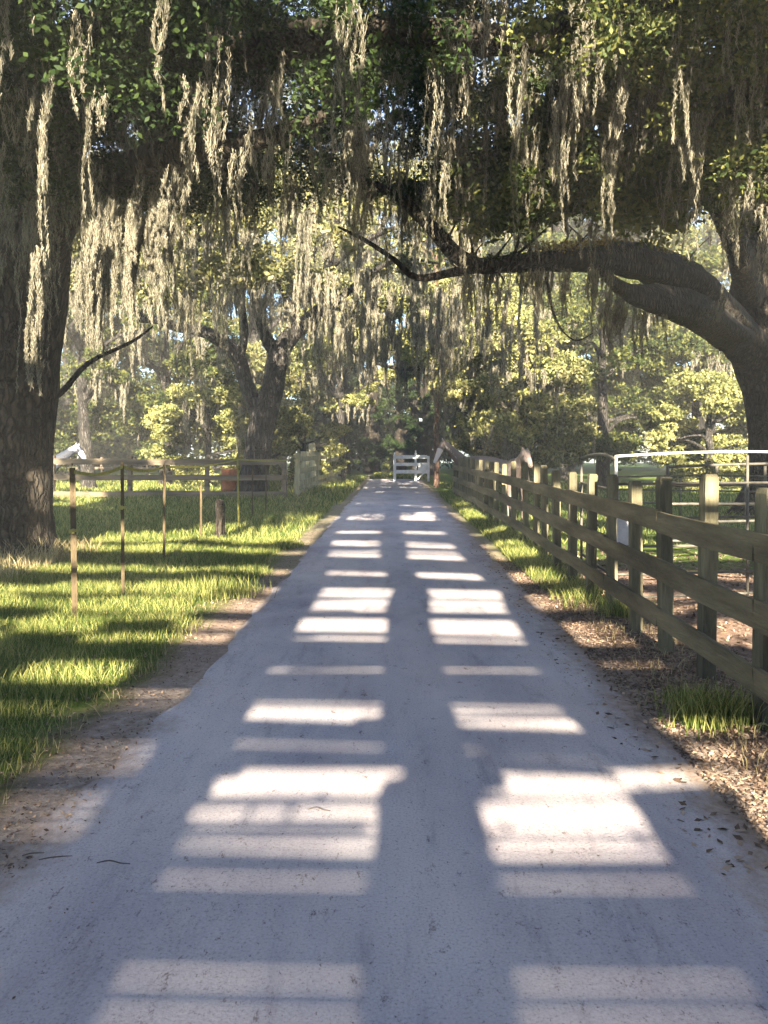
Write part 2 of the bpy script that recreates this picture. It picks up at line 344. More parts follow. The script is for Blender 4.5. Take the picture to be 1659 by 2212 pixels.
for (l_, r_, xa, xb, duty) in (((2176, 2196), (2192, 2212), -1.2, 1.4, .945), ((2090, 2114), (2112, 2140), -1.2, 1.4, .92), ((1888, 1928), (1905, 1962), -1.2, 1.4, .90), ((1750, 1822), (1750, 1822), -1.2, .2, .42), ((1776, 1862), (1776, 1862), .2, 1.4, .38),
                              ((1600, 1612), (1628, 1662), -1.2, 1.4, .86), ((1446, 1455), (1448, 1455), -1.2, 1.4, .55), ((1189, 1197), (1192, 1205), -1.2, 1.4, .5), ((1646, 1665), (1646, 1665), -1.2, .2, .4),
                              ((1300, 1700), (1300, 1700), 1.85, 2.6, .55), ((1500, 1950), (1500, 1950), -3.6, -1.12, .80), ((1640, 1662), (1640, 1662), -1.2, 1.4, .8), ((1575, 1590), (1585, 1600), .3, 1.4, .8)):
    za, zb, zc, zd = zs(l_[1]), zs(l_[0]), zs(r_[1]), zs(r_[0]); n_ = max(1, int(round(max(zb - za, zd - zc) / .042))); b_ = MB()
    for k in range(n_):
        t0 = (k + .5 - duty / 2) / n_; t1 = (k + .5 + duty / 2) / n_
        b_.add([(x_, y_, (za + (zb - za) * t) * (1 - u) + (zc + (zd - zc) * t) * u) for y_ in (-.03, -.02) for (x_, u, t) in ((xa, 0, t0), (xb, 1, t0), (xb, 1, t1), (xa, 0, t1))],
               [(0, 1, 2, 3), (7, 6, 5, 4), (0, 4, 5, 1), (3, 2, 6, 7), (0, 3, 7, 4), (1, 5, 6, 2)])
    b_.build('shade_louvre', M['oldwood'], scr)  # bars added to dim single light bands
for _ in range(70):
    z_ = random.uniform(2.6, 12) ; xa = random.uniform(-1.6, .6); xb = xa + random.uniform(.5, 2.2); b_ = MB()
    b_.beam((xa, -.06, z_), (xb, -.06, z_ + random.uniform(-.05, .03) * (xb - xa)), .012, random.uniform(.012, .045)); b_.build('shade_lath', M['oldwood'], scr)  # thin strips added to break up the light bands
for u_ in UPR:
    b_ = MB(); A = [(pl(l, y), pl(r_, y)) for (y, l, r_) in u_]
    if u_[0][0] == 2212: A = [((A[0][0][0], 0), (A[0][1][0], 0))] + A
    for (p0_, q0_), (p1_, q1_) in zip(A[:-1], A[1:]):
        b_.add([(p0_[0], .04, p0_[1]), (q0_[0], .04, q0_[1]), (q1_[0], .04, q1_[1]), (p1_[0], .04, p1_[1]), (p0_[0], .10, p0_[1]), (q0_[0], .10, q0_[1]), (q1_[0], .10, q1_[1]), (p1_[0], .10, p1_[1])],
               [(0, 1, 2, 3), (7, 6, 5, 4), (0, 3, 7, 4), (1, 5, 6, 2)])
    b_.build('shade_upright', M['oldwood'], scr)  # edges shaped to cast the long dark bands down the lane

# ------------------------------------------------------------------ leaves and moss
def leaf_mesh(C, size, up=.35):
    """C: Nx3 leaf centres -> pointed leaf quads with random tilt"""
    n = len(C); s = size * rng.uniform(.6, 1.3, n)[:, None]
    d = rng.normal(0, 1, (n, 3)); d[:, 2] -= .25; d /= np.linalg.norm(d, axis=1)[:, None]
    nn = rng.normal(0, 1, (n, 3)); nn[:, 2] += up * 2; sv = np.cross(d, nn); sv /= np.linalg.norm(sv, axis=1)[:, None] + 1e-9
    V = np.stack([C - d * s * .5, C + sv * s * .25, C + d * s * .5, C - sv * s * .25], 1).reshape(-1, 3)
    return V, np.arange(4 * n).reshape(-1, 4)

def clump_points(clumps, per, twigs=14):
    out = []
    for (x, y, z, r) in clumps:
        k = max(4, int(twigs)); d = rng.normal(0, 1, (k, 3)); d /= np.linalg.norm(d, axis=1)[:, None]
        tc = d * (r * rng.uniform(.25, 1.0, k) ** .6)[:, None] * np.array([1, 1, .62])
        w_ = rng.uniform(.2, 1, k); w_ /= w_.sum()
        idx = rng.choice(k, int(per * rng.uniform(.6, 1.3)), p=w_)
        sp = rng.normal(0, 1, (len(idx), 3)) * r * .17 * np.array([1, 1, .6])
        out.append(np.array([x, y, z]) + tc[idx] + sp)
    return np.concatenate(out)

def crown(parent, clumps, per, size, m, name='crown', cut=None, twigs=14):
    C = clump_points(clumps, per, twigs)
    if cut is not None: C = C[cut(C)]
    V, Q = leaf_mesh(C, size)
    V = V - np.array(parent.location)
    o = quads(name, V, Q, m); o.parent = parent
    return o

MOSS = []     # collected (V,Q) of the uncounted moss
def moss_fibres(x, y, z, L, wd, n, fl=.10, fw=.006, taper=1.3):
    u = rng.uniform(0, 1, n) ** .85; ang = rng.uniform(0, 6.283, n)
    k = max(3, int(wd / .032 / max(1.0, y / 12))); sx = rng.uniform(-1, 1, k) * wd * .8; sy_ = rng.uniform(-1, 1, k) * wd * .6; sl = rng.uniform(.2, 1, k) ** .8
    i = rng.integers(0, k, n)
    rad = wd / math.sqrt(k) * .36 * (1 - u ** taper) ** .6 * np.abs(rng.normal(0, .6, n)) + .004
    C = np.stack([x + sx[i] * (1 - .35 * u) + np.cos(ang) * rad + .03 * np.sin(u * 5 + i), y + sy_[i] + np.sin(ang) * rad, z - u * L * sl[i]], -1)
    d = np.stack([rng.normal(0, .28, n), rng.normal(0, .28, n), -np.ones(n)], -1)
    curl = rng.uniform(0, 1, n) < .22; d[curl, :2] *= 3.2
    d /= np.linalg.norm(d, axis=1)[:, None]
    a2 = rng.uniform(-.9, .9, n); sv = np.stack([np.cos(a2), np.sin(a2), np.zeros(n)], -1)
    l_ = (fl * rng.uniform(.5, 1.5, n))[:, None]; l_[curl] *= .5; w_ = (fw * rng.uniform(.6, 1.4, n))[:, None]
    V = np.stack([C - d * l_ * .5 - sv * w_ * .5, C - d * l_ * .5 + sv * w_ * .5, C + d * l_ * .5 + sv * w_ * .2, C + d * l_ * .5 - sv * w_ * .2], 1).reshape(-1, 3)
    return V, np.arange(4 * n).reshape(-1, 4)

def moss(x, y, z, L, wd, n=None, **k):
    sc = max(1.0, y / 9.0)
    k.setdefault('fl', .075 * min(sc, 2.6)); k.setdefault('fw', .0052 * sc)
    n = n or int(150 + 1700 * L * wd / sc)
    MOSS.append(moss_fibres(x, y, z, L, wd, n, **k))

def scatter(n, px0, px1, py0, py1, Y0, Y1, r0, r1):
    out = []
    for _ in range(n):
        Y = random.uniform(Y0, Y1); p = P(random.uniform(px0, px1), random.uniform(py0, py1), Y)
        out.append((p[0], p[1], p[2], random.uniform(r0, r1)))
    return out

def hang(clumps, frac, L0, L1, w0=.08, w1=.25):
    for (x, y, z, r) in clumps:
        if y < 3 or random.random() > frac: continue
        for _ in range(random.choice((1, 2, 3))):
            moss(x + random.uniform(-r, r) * .8, y + random.uniform(-r, r) * .6, z - r * .2, random.uniform(L0, L1), random.uniform(w0, w1))

def limb(mb, pts, Y=None, n=10, jit=.05, sub=4):
    """pts: (px, py, Y, radius) in viewing directions"""
    mb.tube([P(a, b, c) for a, b, c, _ in pts], [r for *_, r in pts], n, jit, sub)

def nearer(pts):
    """swing boughs of the right oak towards the viewer"""
    out = []
    for a, b, Y, r_ in pts:
        y2 = max(8.5, 20 - (20 - Y) * 2.05) if Y < 20 else Y; out.append((a, b, y2, r_ * y2 / Y))
    return out

def twiggy(mb, root, tips, r):
    root = np.array(root, float)
    for t in tips:
        t = np.array(t[:3]); mid = (root + t) / 2 + rng.normal(0, .12, 3) * np.linalg.norm(t - root) + np.array([0, 0, .1 * np.linalg.norm(t - root)])
        mb.tube([root, mid, t], [r, r * .55, r * .15], 6, .05, 4)

# ---- left near oak
T = P(12, 1190, 12); t = tag(empty('oak_tree', (T[0], 12, 0)), 'dark massive oak trunk at the left edge of the photo, draped in long moss', 'tree')
mb = MB(); limb(mb, [(8, 1230, 12, 1.05), (10, 1195, 12, .86), (12, 1150, 12, .70), (15, 1050, 12, .64), (18, 900, 12, .64), (25, 760, 12, .68), (40, 640, 12, .72), (60, 500, 11.6, .6), (60, 300, 11, .5), (40, 50, 10, .4), (20, -200, 9, .3)], n=20, jit=.035)
mb.V[0] = mb.V[0] - np.array([T[0], 12, 0])
mb.build('trunk', M['bark'], t, True)
mb = MB(); limb(mb, [(60, 560, 11.8, .42), (150, 430, 10.5, .30), (260, 380, 9.5, .24), (380, 330, 8.6, .18), (560, 300, 8, .1), (700, 250, 7.6, .05)])
limb(mb, [(50, 420, 11.5, .4), (180, 240, 10, .3), (350, 140, 9, .24), (600, 90, 8.2, .2), (850, 70, 8, .15), (1050, 75, 8, .1)])
limb(mb, [(40, 300, 11.2, .3), (120, 120, 9, .2), (330, -20, 7.5, .15), (520, -140, 6.5, .1)])
limb(mb, [(60, 880, 12.2, .08), (130, 850, 12.6, .05), (190, 785, 13, .04), (285, 738, 13.5, .028), (330, 705, 14, .012)])
mb.V = [v - np.array([T[0], 12, 0]) for v in mb.V]; mb.build('limb', M['bark'], t, True)
cl = scatter(60, -120, 780, -260, 230, 6, 11, .45, .8) + scatter(34, -60, 420, 60, 400, 7.5, 11, .4, .65) + scatter(22, 330, 1000, -200, 110, 7, 11, .45, .75) + scatter(70, 240, 1000, 90, 430, 10.5, 15, .4, .75)
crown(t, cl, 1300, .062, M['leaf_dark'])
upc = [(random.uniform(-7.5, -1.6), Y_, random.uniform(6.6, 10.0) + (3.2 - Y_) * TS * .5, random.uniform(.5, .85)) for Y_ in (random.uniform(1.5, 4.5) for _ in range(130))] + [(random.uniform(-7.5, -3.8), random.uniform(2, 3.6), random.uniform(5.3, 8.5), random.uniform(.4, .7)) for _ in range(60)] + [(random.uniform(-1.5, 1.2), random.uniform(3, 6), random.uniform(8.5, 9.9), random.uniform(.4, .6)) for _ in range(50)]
crown(t, upc, 420, .16, M['leaf_dark'], 'shade_foliage')  # unseen clumps added above the view to shade the left canopy
hang(cl, .9, .5, 1.7, .05, .14)
for _ in range(130):   # shaded moss hanging over the left part of the picture
    Y = random.uniform(7, 13); px_ = random.uniform(-30, 800); p = P(px_, random.uniform(40, 430 if px_ < 380 else 360), Y)
    moss(p[0], Y, p[2], random.uniform(.5, 1.5 if px_ < 380 else 1.1), random.uniform(.06, .16))
for _ in range(20):
    Y = random.uniform(9.5, 11.2); p = P(random.uniform(-20, 120), random.uniform(330, 560), Y)
    moss(p[0], Y, p[2], random.uniform(.8, 2.2), random.uniform(.05, .12))

for _ in range(30):
    Y = random.uniform(8.0, 9.0); p = P(random.uniform(145, 380), random.uniform(425, 480), Y); moss(p[0], Y, p[2], random.uniform(.6, 1.4), random.uniform(.08, .16))
# ---- countable long moss clumps catching the sun (left)
def moss_thing(label, px, py0, py1, Y, wd, n, mx=0):
    p = P(px, py0, Y); L = (py1 - py0) / F * Y
    e = empty('moss_clump', tuple(p))
    tag(e, label, 'moss', 'sunlit moss clumps hanging from the left oak')
    Vs, Qs, c = [], [], 0
    for k in range(max(2, int(wd / .045))):
        a, b = moss_fibres(p[0] + random.uniform(-wd, wd) * .5, Y + random.uniform(-.12, .12), p[2] - random.uniform(0, .1) * L, L * random.uniform(.6, 1), .06, int(n * 1.3), fl=.075, fw=.0055)
        Vs.append(a); Qs.append(b + c); c += len(a)
    o = quads('strands', np.concatenate(Vs) - p, np.concatenate(Qs), M['moss']); o.parent = e
MC = [('long pale moss clump with a thin trailing tip, brightest of the row', 186, 480, 800, 7.6, .26, 1700),
      ('short thick moss clump at the right end of the row, bright along its right side', 345, 435, 668, 7.6, .22, 1900),
      ('broad greyish moss clump in the middle of the row', 262, 440, 790, 7.9, .32, 1200),
      ('short moss clump between the broad middle one and the right end one', 310, 440, 640, 7.8, .2, 1300),
      ('narrow moss clump hanging alone in front of the dark left trunk', 84, 530, 865, 7.4, .09, 1700),
      ('dim green moss clump just left of the broad middle one', 225, 430, 640, 8.1, .2, 1100)]
for m_ in MC: moss_thing(*m_)

# ---- right big oak
T = P(1665, 1112, 20); t = tag(empty('oak_tree', (T[0], 20, 0)), 'huge dark oak at the right edge with a thick limb arching over the lane', 'tree')
org = np.array([T[0], 20, 0.])
mb = MB(); limb(mb, [(1668, 1125, 20, 1.25), (1668, 1100, 20, .95), (1668, 1050, 20, .68), (1672, 950, 20, .62), (1665, 850, 20, .64), (1645, 770, 20, .72), (1630, 690, 20, .66), (1632, 600, 19.6, .5), (1640, 480, 19, .42), (1640, 250, 18, .36), (1660, 0, 17, .3), (1670, -200, 16, .25)], n=20, jit=.04)
mb.V = [v - org for v in mb.V]; mb.build('trunk', M['bark'], t, True)
mb = MB()
limb(mb, nearer([(1640, 780, 20, .52), (1590, 720, 19.6, .52), (1530, 650, 19, .5), (1470, 600, 18.5, .46), (1400, 572, 18, .40), (1330, 558, 17.6, .34), (1270, 560, 17.2, .27), (1180, 562, 16.9, .20), (1100, 568, 16.7, .17), (1030, 574, 16.5, .15), (985, 552, 16.4, .16), (945, 505, 16.2, .14), (900, 460, 16, .12), (860, 425, 16, .10), (815, 400, 16, .07), (760, 380, 16, .04)]), n=18, jit=.10)
limb(mb, nearer([(1050, 575, 16.5, .12), (980, 588, 16.4, .09), (900, 600, 16.4, .07), (850, 560, 16.4, .05), (790, 520, 16.4, .045), (730, 490, 16.4, .02)]), n=8)
limb(mb, nearer([(1590, 730, 19.4, .40), (1520, 680, 18.6, .38), (1440, 652, 18, .34), (1380, 640, 17.6, .24), (1340, 622, 17.2, .14), (1300, 590, 16.9, .06)]), n=16, jit=.12)
limb(mb, nearer([(1620, 640, 19.6, .36), (1600, 560, 19, .3), (1570, 480, 18.6, .26), (1520, 400, 18, .22), (1430, 360, 17.6, .22), (1300, 380, 17.2, .22), (1180, 368, 17, .24), (1060, 380, 16.8, .20), (960, 400, 16.6, .15), (860, 405, 16.4, .09), (780, 430, 16, .04)]), n=12, jit=.06)
limb(mb, nearer([(1640, 300, 18, .3), (1560, 180, 17, .26), (1420, 100, 16, .26), (1250, 90, 15, .26), (1100, 90, 14.4, .22), (980, 60, 14, .16), (850, 60, 13.6, .1)]), n=12, jit=.06)
limb(mb, nearer([(1640, 480, 19, .25), (1655, 400, 17.5, .22), (1600, 180, 15.5, .16), (1500, -20, 14, .1)]), n=8)
limb(mb, nearer([(1180, 600, 16.8, .035), (1200, 690, 16.6, .025), (1240, 735, 16.4, .018), (1280, 720, 16.3, .012)]), n=6)
mb.V = [v - org for v in mb.V]; mb.build('limb', M['bark'], t, True)
cl = scatter(66, 1020, 1720, 90, 470, 10, 14, .4, .7) + scatter(22, 980, 1290, 330, 470, 11.3, 13.2, .35, .65) + scatter(40, 1250, 1780, -160, 260, 10, 14, .4, .75)
crown(t, cl, 750, .105, M['leaf_mid'])
hang([c for c in cl if not (random.random() < .6 and c[2] < 6.6)], .6, .5, 1.4, .08, .22)
V, Q = leaf_mesh(np.concatenate([P(x, y - 14, Yd) + rng.normal(0, 1, (260, 3)) * np.array([.2, .12, .035]) for x, y, Yd in ((1215, 546, 13.7), (1290, 536, 14.3), (1330, 532, 15.1), (1245, 541, 13.9), (1170, 549, 13.5), (1420, 555, 15.9), (1460, 575, 16.6))]), .06, 1.0)
o = quads('fern_fringe', V - org, Q, M['fern']); o.parent = t
LP = nearer([(1530, 650, 19, .5), (1470, 600, 18.5, .46), (1400, 572, 18, .40), (1330, 558, 17.6, .34), (1270, 560, 17.2, .27), (1180, 562, 16.9, .20), (1100, 568, 16.7, .17), (1030, 574, 16.5, .15), (985, 552, 16.4, .16), (945, 505, 16.2, .14), (900, 460, 16, .12)])
tf = []; mb = MB()
for (a0, b0, y0, r0), (a1, b1, y1, r1) in zip(LP[:-1], LP[1:]):
    q0, q1 = P(a0, b0, y0), P(a1, b1, y1)
    for _ in range(26):
        u = random.random(); c_ = q0 * (1 - u) + q1 * u; rr = r0 * (1 - u) + r1 * u; an = random.uniform(.2, 2.9)
        tf.append(c_ + np.array([0, 0, 1]) * rr * math.sin(an) * .95 + np.array([0, 1, 0]) * rr * math.cos(an) + rng.normal(0, .035, (12, 3)))
    for _ in range(3):
        u = random.random(); c_ = q0 * (1 - u) + q1 * u; d_ = np.array([rng.normal(0, .5), rng.normal(0, .4), random.choice((-.5, .8, 1.0))]); l_ = random.uniform(.35, .9)
        mb.tube([c_, c_ + d_ * l_ * .5 + rng.normal(0, .05, 3), c_ + d_ * l_ + rng.normal(0, .1, 3)], [.035, .02, .006], 6, .1, 4)
V, Q = leaf_mesh(np.concatenate(tf), .055, .8); o = quads('fern_tufts', V - org, Q, M['leaf_mid']); o.parent = t
mb.V = [v - org for v in mb.V]; mb.build('twigs', M['bark'], t, True)
for (x, y, Yd) in [(random.uniform(1000, 1320), 585, random.uniform(12.9, 13.9)) for _ in range(24)] + [(random.uniform(850, 1250), 410, 13.2) for _ in range(34)] + [(random.uniform(1300, 1560), random.uniform(610, 690), 16) for _ in range(16)]:
    p = P(x, y, Yd); moss(p[0], Yd, p[2], random.uniform(.3, 1.3), random.uniform(.06, .2))

# ---- overhead oak: stands out of frame on the right, its boughs reach over the lane
t = tag(empty('oak_tree', (7.4, 6.5, 0)), 'oak out of frame whose mossy boughs fill the upper right corner', 'tree')
org = np.array([7.4, 6.5, 0.])
mb = MB(); mb.tube([(7.4, 6.5, -.2), (7.4, 6.5, .5), (7.2, 6.5, 3), (6.9, 6.8, 5.2), (6.4, 7, 7), (6, 7, 9)], [1.0, .75, .6, .5, .35, .2], 16, .05, 4); mb.V = [v - org for v in mb.V]
mb.build('trunk', M['bark'], t, True)
mb = MB(); mb.tube([(6.9, 6.8, 5), (5.2, 7.6, 6.3), (3.2, 8.6, 6.6), (1.4, 9.2, 6.3), (-.4, 9.6, 6.5)], [.36, .3, .22, .15, .06], 10, .06, 5)
mb.tube([(6.8, 6.8, 4.6), (5.4, 8.6, 5.8), (4.4, 10, 6.0), (3.3, 11, 5.6), (2.2, 11.6, 5.8)], [.3, .25, .2, .13, .05], 10, .06, 5); mb.V = [v - org for v in mb.V]
mb.build('limb', M['bark'], t, True)
cl = scatter(52, 760, 1720, -330, 150, 7, 11, .4, .75) + scatter(14, 1430, 1720, 100, 400, 8, 11, .35, .6)
crown(t, cl, 900, .066, M['leaf_mid'])
upc = [(random.uniform(2.2, 10), Y_, EYE + .562 * Y_ + random.uniform(.8, 3.2), random.uniform(.5, .85)) for Y_ in (random.uniform(7.5, 11) for _ in range(64))] + [(random.uniform(5.7 + .1, 11.5), random.uniform(8, 10.5), random.uniform(3.2, 9), random.uniform(.5, .8)) for _ in range(56)]
upc += [(random.uniform(3, 9.5), random.uniform(3, 6), random.uniform(6.4, 8.8), random.uniform(.45, .7)) for _ in range(66)]
crown(t, upc, 420, .16, M['leaf_dark'], 'shade_foliage')  # unseen clumps added out of view to keep sun off the right oak
hang(cl, .95, .5, 1.5, .06, .2)
for _ in range(150):
    Y = random.uniform(8, 14); p = P(random.uniform(700, 1680), random.uniform(-80, 330), Y)
    moss(p[0], Y, p[2], random.uniform(.5, 1.9), random.uniform(.05, .16))
for _ in range(26):
    Y = random.uniform(9, 12); p = P(random.uniform(1340, 1480), random.uniform(130, 230), Y)
    moss(p[0], Y, p[2], random.uniform(.5, 1.1), random.uniform(.08, .18))

# ---- forked oak left of the lane
T = P(545, 1080, 26.5); t = tag(empty('oak_tree', (T[0], 26.5, 0)), 'forked grey oak left of the lane behind the plank fence, one bare limb reaching left', 'tree')
org = np.array([T[0], 26.5, 0.]); Yf = 26.5
mb = MB()
limb(mb, [(540, 1092, Yf, .75), (545, 1060, Yf, .52), (552, 1000, Yf, .44), (562, 930, Yf, .43), (575, 880, Yf, .42), (590, 835, Yf, .36), (600, 780, Yf, .36), (612, 748, Yf, .33), (640, 712, Yf, .28), (680, 680, Yf, .24), (703, 650, Yf, .20), (706, 590, Yf, .17), (720, 520, Yf, .13), (735, 440, Yf - 1, .08)], n=16, jit=.05)
limb(mb, [(566, 920, Yf, .26), (548, 870, Yf, .26), (528, 820, Yf, .23), (515, 775, Yf, .25), (485, 742, Yf, .23), (440, 716, Yf, .19), (390, 708, Yf, .16), (345, 692, Yf, .15), (300, 688, Yf, .13)], n=12, jit=.06)
mb.V = [v - org for v in mb.V]; mb.build('trunk', M['bark_grey'], t, True)
mb = MB()
limb(mb, [(515, 780, Yf, .17), (528, 720, Yf - .3, .14), (522, 640, Yf - .5, .11), (530, 540, Yf - 1, .08), (520, 440, Yf - 2, .05)], n=8)
limb(mb, [(603, 770, Yf, .26), (578, 735, Yf, .22), (562, 690, Yf - .2, .17), (548, 630, Yf - .3, .12), (540, 560, Yf - .5, .08), (560, 480, Yf - 1, .05)], n=10)
limb(mb, [(640, 715, Yf, .15), (632, 670, Yf, .11), (605, 620, Yf, .09), (570, 565, Yf, .06), (540, 540, Yf, .03)], n=8)
limb(mb, [(690, 672, Yf, .16), (740, 640, Yf - .5, .12), (800, 590, Yf - 1, .09), (870, 560, Yf - 1.5, .05), (950, 570, Yf - 2, .03)], n=8)
limb(mb, [(712, 580, Yf, .13), (760, 540, Yf - 1, .1), (830, 500, Yf - 2, .08), (900, 480, Yf - 3, .03)], n=8)
limb(mb, [(300, 688, Yf, .1), (330, 640, Yf - .5, .05), (400, 590, Yf - 1, .06), (480, 560, Yf - 1, .02)], n=6)
mb.V = [v - org for v in mb.V]; mb.build('limb', M['bark_grey'], t, True)
cl = scatter(44, 280, 1040, 330, 570, 20, 27, .6, 1.0) + scatter(26, 120, 560, 420, 620, 17, 23, .5, .9) + scatter(12, 620, 900, 560, 700, 24, 28, .5, .8)
crown(t, cl, 430, .17, M['leaf_olive'])
hang(cl, .8, .8, 2.2, .12, .4)
for _ in range(100):
    Y = random.uniform(21, 27); p = P(random.uniform(620, 1160), random.uniform(580, 740), Y)
    moss(p[0], Y, p[2], random.uniform(.8, 2.4), random.uniform(.12, .3))
for _ in range(26):
    Y = random.uniform(24, 27); p = P(random.choice((random.uniform(270, 420), random.uniform(480, 560))), random.uniform(480, 640), Y)
    moss(p[0], Y, p[2], random.uniform(.6, 1.8), random.uniform(.12, .3))

# ---- trees standing further off
def tree(label, X, Y, H, Rc, m, nclump=22, per=330, size=.2, base=.25, tr=.3, lean=0.0, bark='bark_grey', mossy=.5, dens=1.0, name='oak_tree', cat='tree', group='trees beyond the fences', cr=None):
    t = tag(empty(name, (X, Y, 0)), label, cat, group)
    mb = MB(); top = H * .8
    mb.tube([(0, 0, -.2), (0, 0, .3), (lean * .3, 0, H * .25), (lean * .7, .1, H * .5), (lean, 0, top)], [tr * 1.5, tr, tr * .8, tr * .55, tr * .2], 10, .06, 4)
    mb.build('trunk', M[bark], t, True)
    cl = []
    for _ in range(nclump):
        v = rng.normal(0, 1, 3); v /= np.linalg.norm(v); rr = random.uniform(.45, 1) ** .5
        zc = H * (base + 1) / 2; hz = H * (1 - base) / 2
        c = cr or random.uniform(.16, .30) * Rc
        cl.append((X + lean * .6 + v[0] * Rc * rr, Y + v[1] * Rc * rr * .8, max(.35, zc + v[2] * hz * rr), max(c, .4)))
    mb = MB(); 
    for c in random.sample(cl, min(9, len(cl))):
        z0 = min(c[2] * .75, top * .8); twiggy(mb, (lean * z0 / H, 0, z0), [(c[0] - X, c[1] - Y, c[2])], tr * .4)
    mb.build('limb', M[bark], t, True)
    crown(t, cl, int(per * dens * 1.9), size * .9, M[m])
    hang([c for c in cl if c[2] > 2.2], mossy, .6, 2.0, .15, .4)
    return t

# right hand side: leafy masses behind the corral
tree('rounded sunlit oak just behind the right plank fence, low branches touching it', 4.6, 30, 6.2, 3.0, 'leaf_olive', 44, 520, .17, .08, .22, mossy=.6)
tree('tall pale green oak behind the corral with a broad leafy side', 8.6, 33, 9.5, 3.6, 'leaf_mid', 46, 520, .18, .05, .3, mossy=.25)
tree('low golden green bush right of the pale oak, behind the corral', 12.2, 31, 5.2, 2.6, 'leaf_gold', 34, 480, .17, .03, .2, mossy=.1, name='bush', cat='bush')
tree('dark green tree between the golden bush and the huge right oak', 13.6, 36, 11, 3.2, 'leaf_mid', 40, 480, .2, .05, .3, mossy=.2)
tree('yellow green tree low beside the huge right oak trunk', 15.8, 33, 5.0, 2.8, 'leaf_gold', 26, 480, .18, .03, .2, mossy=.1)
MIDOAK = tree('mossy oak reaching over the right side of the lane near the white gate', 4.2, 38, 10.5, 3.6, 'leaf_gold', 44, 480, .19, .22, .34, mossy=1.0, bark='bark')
tree('broad oak high behind the pale oak, its top in shade', 9.5, 44, 18, 6.5, 'leaf_mid', 96, 460, .27, .25, .45, mossy=.6)
tree('far tall oak seen above the golden bush', 18, 46, 19, 6.5, 'leaf_olive', 92, 460, .28, .1, .45, mossy=.4)
tree('tall oak far off behind the huge right oak trunk', 24, 40, 15, 5.0, 'leaf_mid', 44, 420, .26, .05, .4, mossy=.3)
# left hand side
tree('golden leafy bush behind the left plank fence, left of the forked oak', -7.6, 33, 4.3, 2.5, 'leaf_gold', 34, 520, .16, .04, .18, mossy=.15, name='bush', cat='bush')
tree('golden leafy bush between the forked oak and the lane', -3.9, 35, 3.6, 1.9, 'leaf_gold', 26, 520, .16, .04, .15, mossy=.1, name='bush', cat='bush')
tree('pale green bush touching the right side of the forked trunk', -5.0, 31.5, 4.6, 1.6, 'leaf_olive', 22, 460, .16, .15, .15, mossy=.1, name='bush', cat='bush')
tree('green tree with shaded moss left of the forked oak', -10.2, 36, 9.5, 3.6, 'leaf_mid', 40, 460, .2, .12, .3, mossy=.8)
tree('slender oak with a pinkish lit base beside the spotted horse', P(192, 1000, 33)[0], 33, 9, 2.8, 'leaf_mid', 18, 420, .19, .45, .30, lean=-.5, mossy=1.0)
tree('dark leafy tree behind the left trunk at the picture edge', -16.5, 36, 11, 4.0, 'leaf_mid', 36, 420, .2, .03, .4, mossy=.3)
tree('moss hung oak with a pale straight trunk close left of the lane', P(737, 1000, 44)[0], 44, 9.5, 2.6, 'leaf_gold', 26, 440, .2, .38, .26, mossy=1.0)
tree('tall oak high behind the forked oak', -8, 46, 19, 6.6, 'leaf_olive', 96, 460, .27, .2, .5, mossy=.7)
tree('tall shaded oak far behind the left plank fence', -19, 47, 20, 6.8, 'leaf_mid', 90, 440, .28, .08, .5, mossy=.3)
tree('far oak crown closing the view high above the lane', -1.5, 58, 24, 6.5, 'leaf_olive', 62, 430, .32, .42, .6, mossy=.6, bark='bark')
tree('far oak closing the view above the right of the lane', 8, 60, 24, 7, 'leaf_mid', 60, 430, .32, .3, .6, mossy=.5, bark='bark')
# by the gate
tree('straight reddish pine trunk just right of the white gate', P(943, 1000, 36)[0], 36, 13, 1.8, 'leaf_mid', 10, 300, .2, .68, .13, bark='bark_pine', mossy=.3, name='pine_tree')
tree('dark evergreen standing right behind the white gate', 2.2, 54, 8.0, 2.0, 'leaf_dark', 34, 420, .2, .04, .5, mossy=0, bark='bark', name='evergreen_tree')
tree('dark evergreen left of the one behind the white gate', .4, 56, 7.2, 1.7, 'leaf_dark', 26, 420, .2, .06, .45, mossy=0, bark='bark', name='evergreen_tree')
tree('low dark bush at the far left bend of the lane', -3.2, 56, 3.2, 2.2, 'leaf_dark', 26, 400, .2, .03, .2, mossy=0, bark='bark', name='bush', cat='bush')

tw = MIDOAK; X_, Y_ = tw.location.x, tw.location.y
mb = MB()
for tip in ((730, 780, 33), (820, 800, 33), (900, 760, 34), (980, 820, 34), (1060, 880, 33), (1120, 800, 32)): q = P(*tip); twiggy(mb, (0, 0, 6.0), [(q[0] - X_, q[1] - Y_, q[2] + .6)], .16)
mb.build('bough', M['bark'], tw, True)
cl = scatter(50, 650, 1010, 620, 820, 31, 37, .5, .9) + scatter(40, 1000, 1220, 680, 960, 28, 34, .5, .9)
crown(tw, cl, 520, .17, M['leaf_gold'], 'drooping_foliage'); hang(cl, .9, .6, 1.8, .12, .35)
tree('dark bushy evergreen closing the gap left of the gate', -3.6, 60, 10, 3.0, 'leaf_dark', 40, 460, .24, .03, .3, mossy=0, bark='bark', name='evergreen_tree')
tree('tall dark evergreen rising behind the two lower ones at the gate', 1.6, 62, 13, 3.2, 'leaf_dark', 44, 460, .26, .05, .4, mossy=0, bark='bark', name='evergreen_tree')
